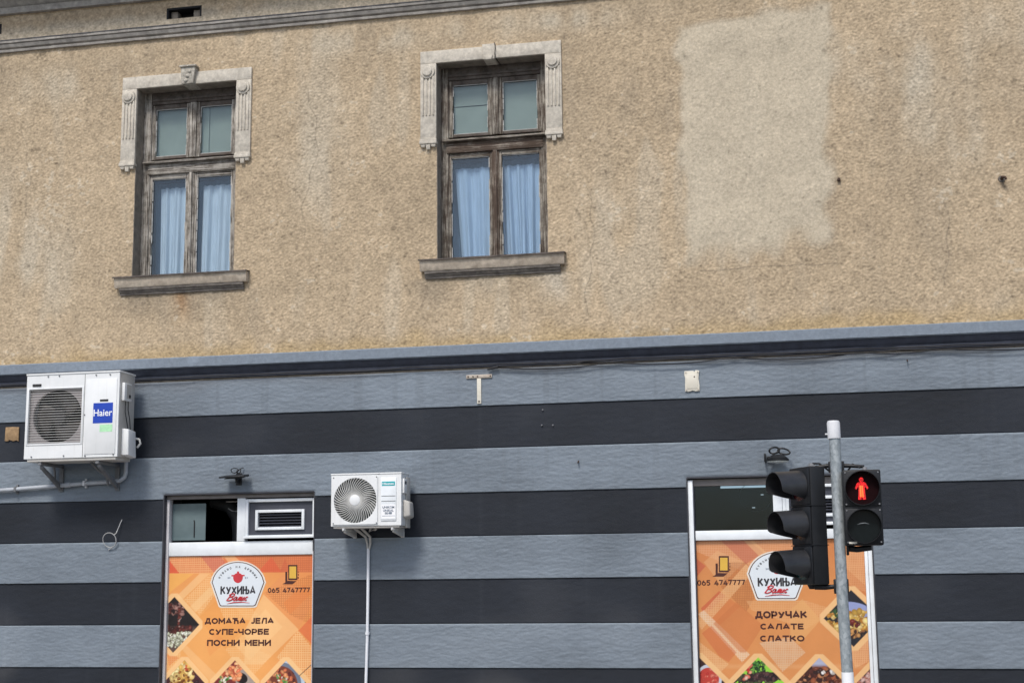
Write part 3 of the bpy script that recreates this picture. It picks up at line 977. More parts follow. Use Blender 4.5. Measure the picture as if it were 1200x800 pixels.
def louvre_unit(s, ax0, ax1, az0, az1, bx0, bx1, bz0, bz1, y, fw, sill_z, nslat, lean=0):
    """white sash frame holding a grey panel with a small louvre"""
    MB().box(ax0, ax0 + fw, y - .03, y + .03, az0, az1).box(ax1 - fw, ax1, y - .03, y + .03, az0, az1).box(ax0 + fw, ax1 - fw, y - .03, y + .03, az1 - fw, az1).box(ax0 + fw, ax1 - fw, y - .03, y + .03, az0, az0 + fw).pieces("vent_sash", M_white, s, bevel=0.004)
    p = MB()
    p.box(ax0 + fw, bx0, y, y + .02, az0 + fw, az1 - fw).box(bx1, ax1 - fw, y, y + .02, az0 + fw, az1 - fw).box(bx0, bx1, y, y + .02, bz1, az1 - fw).box(bx0, bx1, y, y + .02, az0 + fw, bz0)
    p.build("grey_panel", M_greypanel, s)
    f = 0.028
    MB().box(bx0, bx0 + f, y - .022, y + .04, bz0, bz1).box(bx1 - f, bx1, y - .022, y + .04, bz0, bz1).box(bx0 + f, bx1 - f, y - .022, y + .04, bz1 - f, bz1).box(bx0 + f, bx1 - f, y - .022, y + .04, bz0, bz0 + f).pieces("louvre_frame", M_white, s, bevel=0.004)
    MB().box(bx0 + f, bx1 - f, y + .05, y + .06, bz0 + f - .01, bz1 - f + .01).build("louvre_back", M_black, s)
    for k in range(nslat):
        zc = bz0 + f + (bz1 - bz0 - 2 * f) * (k + .5) / nslat
        MB().hexa([(bx0 + f, y - .002, zc - .012), (bx1 - f, y - .002, zc - .012), (bx1 - f, y + .035, zc + .002), (bx0 + f, y + .035, zc + .002),
                   (bx0 + f, y - .002, zc - .007), (bx1 - f, y - .002, zc - .007), (bx1 - f, y + .035, zc + .007), (bx0 + f, y + .035, zc + .007)]).build("louvre_slat", M_greypanel, s)
    MB().box(ax0 - .012, ax1 + .004, y - .055, y - .0305, az0 - .002, az0 + .022).build("sash_drip", M_white, s, bevel=0.004)


# left one
s1 = shop_common(1)
x0, x1, z0, z1 = SHOP[1]
FY = 0.09
MB().box(x0 + .006, x1 - .006, 0.05, 0.14, 2.418, z1 - .007).build("header_profile", M_header, s1, bevel=0.004)
MB().box(x0 + .007, x0 + .036, 0.052, 0.14, z0 + .005, 2.417).pieces("frame_stile", M_whitepink, s1, bevel=0.004)
MB().box(x1 - .036, x1 - .007, 0.054, 0.14, z0 + .005, 1.885).pieces("frame_stile", M_whitepink, s1, bevel=0.004)
MB().box(-5.642, -5.556, 0.06, 0.14, 1.992, 2.417).build("mullion", M_white, s1, bevel=0.004)
MB().box(x0 + .037, x1 - .037, 0.062, 0.14, 1.855, 1.990).build("transom_rail", M_white, s1, bevel=0.005)
MB().box(x0 + .037, x1 - .037, 0.085, 0.14, z0 + .006, 1.853).build("lower_panel", M_white, s1)
def frosted():
    t = NT("frosted_sliding_glass")
    n = t.noise(t.pos((2, 2, 3)), 1.0, 3)
    t.setp(Base_Color=t.ramp(n, [(0.3, (0.055, 0.085, 0.095)), (0.7, (0.13, 0.175, 0.185))]), Roughness=0.25)
    t.p.inputs["Specular IOR Level"].default_value = 0.25
    return t.m
MB().box(-6.362, -6.003, 0.125, 0.131, 2.012, 2.376).build("sliding_pane", frosted(), s1)
MB().tube([(-6.127, .122, 2.21), (-6.122, .122, 2.19), (-6.122, .122, 2.04)], 0.006, 8).build("pane_shadow_line", M_black, s1)  # dark tube stands in for a handle-like shadow on the pane
louvre_unit(s1, -5.553, -4.822, 2.018, 2.404, -5.452, -4.940, 2.098, 2.296, 0.082, 0.030, 1.99, 5)
# right one
s2 = shop_common(2)
x0, x1, z0, z1 = SHOP[2]
MB().box(x0 + .045, x1 - .05, 0.05, 0.14, 2.428, z1 - .012).build("header_profile", M_header, s2, bevel=0.005)
MB().box(x0 + .006, x0 + .052, 0.02, 0.14, z0 + .005, 2.482).pieces("frame_stile", M_white, s2, bevel=0.005)
MB().box(x0 + .0525, x0 + .062, 0.045, 0.14, z0 + .005, 2.427).build("stile_gasket", M_greypanel, s2)
MB().box(x1 - .044, x1 - .007, 0.014, 0.14, z0 + .005, 2.482).box(x1 - .075, x1 - .046, 0.05, 0.14, z0 + .005, 2.427).pieces("frame_stile", M_white, s2, bevel=0.005)
MB().box(-0.395, -0.313, 0.045, 0.14, 2.018, 2.427).box(-0.311, -0.280, 0.05, 0.14, 2.018, 2.427).build("mullion", M_white, s2, bevel=0.004)
MB().box(x0 + .063, x1 - .076, 0.046, 0.14, 1.928, 2.016).build("transom_rail", M_white, s2, bevel=0.005)
MB().box(x0 + .063, x1 - .076, 0.085, 0.14, z0 + .006, 1.926).build("lower_panel", M_white, s2)
MB().box(x0 + .060, -0.396, 0.098, 0.102, 2.015, 2.429).build("pane", M_shopglass, s2)
louvre_unit(s2, -0.279, x1 - .078, 2.052, 2.424, -0.17, 0.30, 2.128, 2.318, 0.075, 0.028, 1.99, 5)

# inside the right shop: tube lamp and a hanging ring lamp
tl = thing("tube_lamp", "lit white tube lamp on the ceiling behind the right shop window", "lamp", (-0.57, 1.0, 2.47))
MB().cyl((-.36, 0, 0), (.36, 0, 0), 0.011, n=12).build("tube", emit("tube_glow", (0.95, 1.0, 1.0), 1.3), tl, smooth=40)
MB().box(-.40, .40, -.025, .025, .014, .045).build("batten", M_white, tl, bevel=.004)
MB().cyl((0, 0, .044), (0, 0, .39), .008, n=8).build("rod", M_greypanel, tl, smooth=40)
rl = thing("ring_lamp", "thin ring lamp hanging behind the right shop window glass", "lamp", (-0.582, 0.8, 2.36))
MB().tube([(0.156 * math.cos(a), 0.02 * math.sin(a), 0.145 * math.sin(a)) for a in np.linspace(0, 2 * math.pi, 41)[:-1]], 0.0028, 6, True).build("ring", M_cablegrey, rl, smooth=60)
for px, pz in ((0.064, 0.017), (-0.022, -0.106)):
    MB().tube([(px - .014, -.004, pz), (px + .014, -.004, pz)], 0.0045, 8).build("bulb", emit("bulb_glow", (1.0, 0.98, 0.9), 1.2), rl)
MB().cyl((0, 0, .145), (0, 0, .50), .003, n=6).build("cord", M_cable, rl)
# inside the left shop: a duct and a light cable
dk = thing("duct", "dark curved duct behind the open left shop window pane", "duct", (-5.86, 0.5, 2.0))
MB().tube([(0.06, 0, -.3), (.06, 0, .1), (.04, 0, .24), (-.05, 0.02, .36), (-.25, .05, .42)], 0.07, 14).build("bend", plain("dull_tin", (0.035, 0.038, 0.042), .55, .2, 6), dk, smooth=60)
cb = MB((-5.75, .3, 2.30)).tube([(-5.84, .3, 2.33), (-5.80, .3, 2.306), (-5.75, .3, 2.298), (-5.69, .3, 2.302), (-5.62, .3, 2.32)], 0.0035, 6).build("cable", M_cablegrey, None, smooth=60)
cb.location = (-5.75, .3, 2.30)
tag(cb, "thin pale cable sagging inside the open left shop window", "cable")
tl2 = MB((-5.75, .35, 2.40)).box(-5.88, -5.60, .33, .36, 2.395, 2.405).build("light_strip", plain("pale_strip", (.5, .47, .45), .5, .05, 5), None, bevel=.003)
tl2.location = (-5.75, .35, 2.40)
tag(tl2, "pale flat strip under the top of the open left shop window", "strip")


# ------------------------------------------------------------------ lettering
def text_mesh(name, body, x0, x1, z0, z1, y, mat, parent, base=(0, 0, 0), bold=0.0, shear=0.0, depth=0.0016):
    """flat lettering fitted to the box x0..x1, z0..z1 on the plane y"""
    cu = bpy.data.curves.new(name, 'FONT')
    cu.body = body
    cu.size = 1.0
    cu.offset = bold
    cu.shear = shear
    cu.space_character = 1.0
    cu.resolution_u = 3
    cu.extrude = 0.02
    tmp = bpy.data.objects.new("lettering_source", cu)
    COL.objects.link(tmp)
    dg = bpy.context.evaluated_depsgraph_get()
    me = bpy.data.meshes.new_from_object(tmp.evaluated_get(dg))
    bpy.data.objects.remove(tmp)
    bpy.data.curves.remove(cu)
    n = len(me.vertices)
    co = np.empty(n * 3, np.float32)
    me.vertices.foreach_get("co", co)
    co = co.reshape(-1, 3)
    mn, mx = co.min(0), co.max(0)
    out = np.empty_like(co)
    out[:, 0] = x0 + (co[:, 0] - mn[0]) / (mx[0] - mn[0]) * (x1 - x0) - base[0]
    out[:, 2] = z0 + (co[:, 1] - mn[1]) / (mx[1] - mn[1]) * (z1 - z0) - base[2]
    out[:, 1] = y - depth * (co[:, 2] - mn[2]) / (mx[2] - mn[2]) - base[1]
    me.vertices.foreach_set("co", out.ravel())
    me.materials.clear()
    me.update()
    me.name = name
    return link_mesh(name, me, mat, parent)


# plain bold poster capitals drawn as strokes in a unit-high box: letter -> (width, strokes)
def _arc(cx, cz, rx, rz, a0, a1, n=14):
    return [(cx + rx * math.cos(rad(a0 + (a1 - a0) * i / n)), cz + rz * math.sin(rad(a0 + (a1 - a0) * i / n))) for i in range(n + 1)]


GLYPH = {
    'Д': (.86, [[(.16, .16), (.30, 1), (.66, 1), (.66, .16)], [(.0, -.12), (.0, .08), (.86, .08), (.86, -.12)]]),
    'О': (.88, [_arc(.44, .5, .44, .5, 90, 450, 28)]),
    'М': (.92, [[(.0, 0), (.0, 1)], [(.0, 1), (.46, .30), (.92, 1)], [(.92, 1), (.92, 0)]]),
    'А': (.86, [[(.0, 0), (.43, 1), (.86, 0)], [(.14, .27), (.72, .27)]]),
    'Ћ': (.86, [[(.0, 1), (.66, 1)], [(.26, 1), (.26, 0)], [(.26, .52), (.40, .60)] + _arc(.58, .36, .26, .26, 75, 0) + [(.84, 0)]]),
    'Ј': (.52, [[(.52, 1), (.52, .30)] + _arc(.27, .27, .25, .27, 0, -150)]),
    'Е': (.62, [[(.62, 1), (.0, 1), (.0, 0), (.62, 0)], [(.0, .52), (.54, .52)]]),
    'Л': (.80, [[(.0, .0), (.10, .02), (.30, 1), (.80, 1), (.80, 0)]]),
    'С': (.70, [_arc(.42, .5, .42, .5, 48, 312, 22)]),
    'У': (.78, [[(.0, 1), (.40, .34)], [(.78, 1), (.34, .08), (.08, .02)]]),
    'П': (.74, [[(.0, 0), (.0, 1), (.74, 1), (.74, 0)]]),
    '-': (.34, [[(.0, .42), (.34, .42)]]),
    'Ч': (.70, [[(.0, 1), (.0, .62)] + _arc(.26, .60, .26, .20, 180, 270) + [(.70, .44)], [(.70, 1), (.70, 0)]]),
    'Р': (.66, [[(.0, 0), (.0, 1), (.36, 1)] + _arc(.36, .68, .30, .32, 90, -90) + [(.0, .36)]]),
    'Б': (.66, [[(.60, 1), (.0, 1), (.0, 0), (.36, 0)] + _arc(.36, .29, .30, .29, -90, 90) + [(.0, .58)]]),
    'Н': (.74, [[(.0, 0), (.0, 1)], [(.74, 0), (.74, 1)], [(.0, .5), (.74, .5)]]),
    'И': (.78, [[(.0, 1), (.0, 0)], [(.0, .06), (.78, .94)], [(.78, 0), (.78, 1)]]),
    'К': (.74, [[(.0, 0), (.0, 1)], [(.72, 1), (.08, .44)], [(.24, .58), (.76, 0)]]),
    'Т': (.74, [[(.0, 1), (.74, 1)], [(.37, 1), (.37, 0)]]),
    'В': (.66, [[(.0, 0), (.0, 1), (.34, 1)] + _arc(.34, .77, .24, .23, 90, -90) + [(.0, .54)], [(.30, .54)] + _arc(.36, .27, .28, .27, 90, -90) + [(.0, 0)]]),
    'Х': (.78, [[(.0, 0), (.78, 1)], [(.0, 1), (.78, 0)]]),
    'Њ': (1.10, [[(.0, 0), (.0, 1)], [(.58, 0), (.58, 1)], [(.0, .54), (.84, .54)] + _arc(.84, .27, .26, .27, 90, -90) + [(.58, 0)]]),
    '0': (.66, [_arc(.33, .5, .33, .5, 90, 450, 24)]),
    '6': (.66, [_arc(.33, .32, .33, .32, 90, 450, 20), [(.02, .36), (.12, .70), (.34, 1)]]),
    '5': (.62, [[(.58, 1), (.08, 1), (.04, .58), (.30, .62)] + _arc(.30, .31, .32, .31, 80, -140)]),
    '4': (.70, [[(.44, 1), (.0, .24), (.70, .24)], [(.50, .52), (.50, 0)]]),
    '7': (.60, [[(.0, 1), (.60, 1), (.20, 0)]]),
    ' ': (.42, []),
}


def stroke_text(name, body, x0, x1, z0, z1, y, mat, parent, base, wt=0.17, gap=0.34):
    """lettering of flat strokes, fitted to the box"""
    W_ = sum(GLYPH[c][0] for c in body) + gap * (len(body) - 1)
    H_ = z1 - z0
    t = wt * H_
    sx_, sz_ = (x1 - x0 - t) / W_, H_ - t
    x = 0.0
    for c in body:
        m = MB(base)
        w_, strokes = GLYPH[c]
        for k, st in enumerate(strokes):
            P = [np.array((x0 + t / 2 + (x + a) * sx_, z0 + t / 2 + b * sz_)) for a, b in st]
            closed = np.hypot(*(P[0] - P[-1])) < 1e-6
            if closed: P = P[:-1]
            n = len(P)
            L, Rr = [], []
            for i in range(n):
                pa = P[(i - 1) % n] if (closed or i) else None
                pb = P[(i + 1) % n] if (closed or i < n - 1) else None
                d0 = (P[i] - pa) if pa is not None else (pb - P[i])
                d1 = (pb - P[i]) if pb is not None else d0
                d0 = d0 / np.hypot(*d0); d1 = d1 / np.hypot(*d1)
                n0 = np.array((-d0[1], d0[0])); n1 = np.array((-d1[1], d1[0]))
                nn = n0 + n1
                ln = np.hypot(*nn)
                nn = nn / ln if ln > 1e-6 else n0
                f = 1.0 / max(0.55, nn @ n0)
                ext = np.zeros(2)
                if not closed and i == 0 and abs(d1[0]) * abs(d1[1]) < .02: ext = -d1 * t / 2
                if not closed and i == n - 1 and abs(d0[0]) * abs(d0[1]) < .02: ext = d0 * t / 2
                L.append(P[i] + nn * f * t / 2 + ext); Rr.append(P[i] - nn * f * t / 2 + ext)
            yf = y - 0.0010 - 0.0003 * k
            vs = [(p[0], yf, p[1]) for p in L] + [(p[0], yf, p[1]) for p in Rr] + [(p[0], y, p[1]) for p in L] + [(p[0], y, p[1]) for p in Rr]
            fs = []
            for i in range(n if closed else n - 1):
                j = (i + 1) % n
                fs += [(i, n + i, n + j, j), (2 * n + i, 2 * n + j, 3 * n + j, 3 * n + i), (i, j, 2 * n + j, 2 * n + i), (n + i, 3 * n + i, 3 * n + j, n + j)]
            if not closed:
                fs += [(0, 2 * n, 3 * n, n), (n - 1, 2 * n - 1, 4 * n - 1, 3 * n - 1)]
            m.add(vs, fs)
        if m.v:
            m.build(name, mat, parent)
        x += w_ + gap


# ------------------------------------------------------------------ posters
class Canvas:
    def __init__(self, x0, x1, z0, z1, h, base):
        self.x = np.linspace(x0, x1, int(round((x1 - x0) / h)) + 1)
        self.z = np.linspace(z0, z1, int(round((z1 - z0) / h)) + 1)
        self.X, self.Z = np.meshgrid(self.x, self.z)
        self.C = np.empty(self.X.shape + (3,))
        self.C[:] = base
        self.h = h

    def fill(self, m, c, a=1.0):
        m = np.clip(m, 0, 1)[..., None] * a
        self.C = self.C * (1 - m) + np.array(c) * m

    def soft(self, d):            # signed distance -> antialiased mask
        return np.clip(d / self.h + 0.5, 0, 1)

    def poly(self, pts):
        """convex polygon mask"""
        pts = [np.array(p, float) for p in pts]
        c = sum(pts) / len(pts)
        d = np.full(self.X.shape, 1e9)
        for i in range(len(pts)):
            p, q = pts[i], pts[(i + 1) % len(pts)]
            e = q - p
            n = np.array((-e[1], e[0])) / (np.hypot(*e) + 1e-9)
            if (c - p) @ n < 0: n = -n
            d = np.minimum(d, (self.X - p[0]) * n[0] + (self.Z - p[1]) * n[1])
        return self.soft(d)

    def diamond(self, cx, cz, r, rnd=0.0):
        dx, dz = abs(self.X - cx), abs(self.Z - cz)
        d = (r - (dx + dz)) / math.sqrt(2)
        if rnd:
            s_ = np.maximum(dx, dz) - (r - rnd * 0.414 * 1.2)
            d = np.minimum(d, -s_)
        return self.soft(d)

    def ell(self, cx, cz, rx, rz, rot=0.0):
        c, s = math.cos(rot), math.sin(rot)
        u = (self.X - cx) * c + (self.Z - cz) * s
        v = -(self.X - cx) * s + (self.Z - cz) * c
        return self.soft((1 - np.sqrt((u / rx) ** 2 + (v / rz) ** 2)) * min(rx, rz))

    def lines(self, m, c, a, sp, w=0.005):
        a = min(.9, a * 1.35)
        gx = abs((self.X / sp) % 1 - 0.5) * sp
        gz = abs((self.Z / sp) % 1 - 0.5) * sp
        g = np.maximum(sstep(w, w * .3, gx), sstep(w, w * .3, gz))
        self.fill(m * g, c, a)

    def blobs(self, m, cols, cx, cz, sx, sz, n, r0, r1, seed, dark=0.35):
        rg = np.random.default_rng(seed)
        for _ in range(n):
            x, z = cx + rg.uniform(-sx, sx), cz + rg.uniform(-sz, sz)
            r = rg.uniform(r0, r1)
            c = np.array(lin(cols[rg.integers(len(cols))])) * rg.uniform(.75, 1.2)
            rot = rg.uniform(0, 3.14); k = rg.uniform(.45, .9)
            i0, i1 = np.searchsorted(self.z, z - r * 1.5), np.searchsorted(self.z, z + r * 1.5)
            j0, j1 = np.searchsorted(self.x, x - r * 1.5), np.searchsorted(self.x, x + r * 1.5)
            if i1 <= i0 or j1 <= j0: continue
            X, Z = self.X[i0:i1, j0:j1], self.Z[i0:i1, j0:j1]
            u = (X - x) * math.cos(rot) + (Z - z) * math.sin(rot)
            v = -(X - x) * math.sin(rot) + (Z - z) * math.cos(rot)
            q = 1 - np.sqrt((u / r) ** 2 + (v / (r * k)) ** 2)
            mk_ = (np.clip(q * r / self.h + .5, 0, 1) * m[i0:i1, j0:j1])[..., None]
            sh = (1 - dark + dark * 1.6 * np.clip(q, 0, 1))[..., None]
            hl = (np.clip(q - 0.55, 0, 1) * 0.5)[..., None] * (rg.random() < .3)
            self.C[i0:i1, j0:j1] = self.C[i0:i1, j0:j1] * (1 - mk_) + np.clip(c * sh + hl * .4, 0, .9) * mk_

    def build(self, name, y, mat, parent, base):
        nz, nx = self.X.shape
        idx = np.arange(nz * nx).reshape(nz, nx)
        F = np.stack([idx[:-1, :-1], idx[:-1, 1:], idx[1:, 1:], idx[1:, :-1]], -1).reshape(-1, 4)
        V = np.stack([self.X - base[0], np.full_like(self.X, y - base[1]), self.Z - base[2]], -1).reshape(-1, 3)
        o = arr_mesh(name, V, F, mat, parent, np.clip(self.C, 0, 1).reshape(-1, 3), smooth=False)
        return o


M_print = attr_mat("printed_vinyl", 0.34, (2.2, 0.07), (5.0, 0.25, 0.012), 0.4)
M_brownink = plain("dark_brown_ink", (0.062, 0.016, 0.012), 0.5, 0.08, 10)
M_blackink = plain("near_black_ink", (0.028, 0.026, 0.032), 0.5, 0.08, 10)
M_redink = plain("red_ink", (0.52, 0.035, 0.045), 0.5, 0.08, 10)
M_badge = plain("white_badge_print", (0.66, 0.71, 0.75), 0.45, 0.03, 6)
M_badgerim = plain("cream_badge_rim", (0.72, 0.66, 0.58), 0.45, 0.03, 6)
M_yellow = plain("amber_screen_print", (0.66, 0.40, 0.06), 0.45, 0.06, 10)

PY = 0.080           # poster face plane (sheet reaches back to 0.082)


def tri_fan_sheet(name, pts, y, mat, parent, base, th=0.0012):
    """flat sheet of given outline, y = front face"""
    return MB(base).prism(pts, y, y + th).build(name, mat, parent)


def badge(Q, parent, base, yf):
    """logo badge from picture coordinates given by Q(u,v) with u,v in 0..1 of the badge box"""
    def outline(k):
        cx, cz = 0.5, 0.47
        pts = []
        # bottom right, right corner, arch, left corner, bottom left (counter-clockwise seen from the street)
        raw = [(0.175, 0.99), (0.80, 0.99), (0.835, 0.965)]
        raw += [(0.985, 0.50), (1.0, 0.455), (0.985, 0.41)]
        for i in range(0, 15):
            a = i / 14
            ang = math.pi * (0.11 + 0.78 * a)
            raw.append((0.5 + 0.50 * math.cos(ang), 0.52 - 0.52 * math.sin(ang)))
        raw += [(0.015, 0.41), (0.0, 0.455), (0.015, 0.50), (0.15, 0.965)]
        for (u, v) in raw:
            pts.append(Q(cx + (u - cx) * k, cz + (v - cz) * k))
        return [(p.x, p.z) for p in pts]
    b = MB(base).prism(outline(1.06), yf - .0020, yf - .0002).build("badge", M_badgerim, parent)
    MB(base).prism(outline(1.00), yf - .0030, yf - .0018).build("badge_outline", M_brownink, b)
    MB(base).prism(outline(0.965), yf - .0040, yf - .0028).build("badge_face", M_badge, b)
    y = yf - .0041
    def bx(u0, u1, v0, v1):
        a, c = Q(u0, v1), Q(u1, v0)
        return min(a.x, c.x), max(a.x, c.x), min(a.z, c.z), max(a.z, c.z)
    X0, X1, Z0, Z1 = bx(0.165, 0.835, 0.535, 0.725)
    stroke_text("badge_letter", "КУХИЊА", X0, X1, Z0, Z1, y, M_blackink, b, base, wt=.20, gap=.36)
    # red pot
    pc = Q(0.5, 0.345)
    w = (Q(1, .5).x - Q(0, .5).x)
    pot = [(pc.x + w * 0.092 * math.cos(a) * (1.0), pc.z + w * (0.078 if math.sin(a) > 0 else 0.098) * math.sin(a)) for a in np.linspace(0, 2 * math.pi, 25)[:-1]]
    pm = MB(base).prism(pot, y - .0012, y)
    pm.prism([(pc.x - w * .125, pc.z + w * .02), (pc.x + w * .125, pc.z + w * .02), (pc.x + w * .125, pc.z + w * .045), (pc.x - w * .125, pc.z + w * .045)], y - .0013, y - .0001)
    pm.prism([(pc.x - w * .02, pc.z + w * .07), (pc.x + w * .02, pc.z + w * .07), (pc.x + w * .02, pc.z + w * .105), (pc.x - w * .02, pc.z + w * .105)], y - .0014, y - .0002)
    pm.build("pot_emblem", M_redink, b)
    # small date marks either side of the pot
    for u0, s_ in ((0.30, "20"), (0.63, "21")):
        X0, X1, Z0, Z1 = bx(u0, u0 + .055, .335, .372)
        text_mesh("badge_date", s_, X0, X1, Z0, Z1, y, M_textgrey, b, base)
    # arched motto, letter by letter
    motto = "КУВАМО НА ДРВИМА"
    n = len(motto)
    for i, ch in enumerate(motto):
        if ch == ' ': continue
        a = math.pi * (0.86 - 0.72 * i / (n - 1))
        u, v = 0.5 + 0.385 * math.cos(a), 0.52 - 0.41 * math.sin(a)
        c = Q(u, v)
        hw = w * 0.015
        o = text_mesh("motto_letter", ch, -hw, hw, -hw * 1.25, hw * 1.25, 0, M_blackink, b, (0, 0, 0), bold=0.02)
        o.location = (c.x - base[0], y - base[1], c.z - base[2])
        o.rotation_euler = (0, -(a - math.pi / 2), 0)
    # hand-lettered second word
    strokes = [
        [(.0, .0), (.10, .95), (.02, .80), (.12, 1.02), (.26, .98), (.24, .68), (.09, .54), (.22, .50), (.25, .2), (.12, .0), (.0, .05)],
        [(.44, .50), (.36, .54), (.31, .25), (.35, .02), (.42, .18), (.46, .52), (.44, .10), (.49, .06)],
        [(.49, .06), (.55, .22), (.58, .54), (.56, .04), (.56, .30), (.62, .54), (.65, .45), (.62, .10), (.66, .04)],
        [(.66, .04), (.71, .54), (.69, .12), (.73, .04), (.79, .30), (.81, .54), (.79, .10), (.84, .06)],
        [(.98, .46), (.93, .54), (.87, .30), (.89, .05), (.98, .12)],
    ]
    X0, X1, Z0, Z1 = bx(0.285, 0.715, 0.71, 0.865)
    sm = MB(base)
    for st in strokes:
        P = []
        for i in range(len(st) - 1):
            p0, p1, p2, p3 = (np.array(st[max(i - 1, 0)]), np.array(st[i]), np.array(st[i + 1]), np.array(st[min(i + 2, len(st) - 1)]))
            for t in (0, .25, .5, .75):
                P.append(0.5 * ((2 * p1) + (-p0 + p2) * t + (2 * p0 - 5 * p1 + 4 * p2 - p3) * t * t + (-p0 + 3 * p1 - 3 * p2 + p3) * t ** 3))
        P.append(np.array(st[-1]))
        sm.tube([(X0 + (q[0] + 0.14 * q[1]) / 1.12 * (X1 - X0), y - .0025, Z0 + q[1] * (Z1 - Z0)) for q in P], w * 0.0105, 5)
    a, c, d = Q(.30, .925), Q(.5, .895), Q(.72, .925)
    sm.tube([tuple(Vector((p.x, y - .002, p.z))) for p in (Q(.29, .935), Q(.42, .905), Q(.58, .898), Q(.72, .915))], [w * .003, w * .010, w * .008, w * .003], 5)
    sm.build("script_lettering", M_redink, b)
    return b


def phone_icon(Q, parent, base, yf):
    m = MB(base)
    def rect(u0, v0, u1, v1): return [(Q(u0, v1).x, Q(u0, v1).z), (Q(u1, v1).x, Q(u1, v1).z), (Q(u1, v0).x, Q(u1, v0).z), (Q(u0, v0).x, Q(u0, v0).z)]
    m.prism(rect(.36, .0, .92, .78), yf - .0022, yf - .0002)
    m.prism([(Q(*p).x, Q(*p).z) for p in ((.0, 1.0), (.62, 1.0), (.86, .84), (.34, .82), (.2, .90))], yf - .0014, yf - .0003)
    m.prism(rect(.18, .36, .30, .92), yf - .0016, yf - .0004)
    m.prism(rect(.96, .34, 1.0, .40), yf - .0016, yf - .0003).prism(rect(.96, .46, 1.0, .56), yf - .0016, yf - .0003).prism(rect(.94, .62, 1.0, .72), yf - .0016, yf - .0003)
    o = m.build("phone_icon", M_brownink, parent)
    MB(base).prism(rect(.43, .08, .85, .70), yf - .0030, yf - .0020).build("phone_screen", M_yellow, o)
    return o


O1, O2, O3, O4 = lin((226, 138, 78)), lin((238, 168, 96)), lin((243, 190, 122)), lin((214, 104, 66))
PINK, CREAM, GOLD, REDO = lin((205, 110, 92)), lin((246, 200, 142)), lin((240, 176, 92)), lin((222, 88, 58))
Kdim = 0.92      # printed inks reflect less than the camera-exposed values


def framed_photo(cv, cx, cz, r, painter, wbord=0.048):
    cv.fill(cv.diamond(cx, cz, r + wbord * 1.414, 0.07), CREAM, 0.85)
    m = cv.diamond(cx, cz, r)
    painter(m, cx, cz, r)


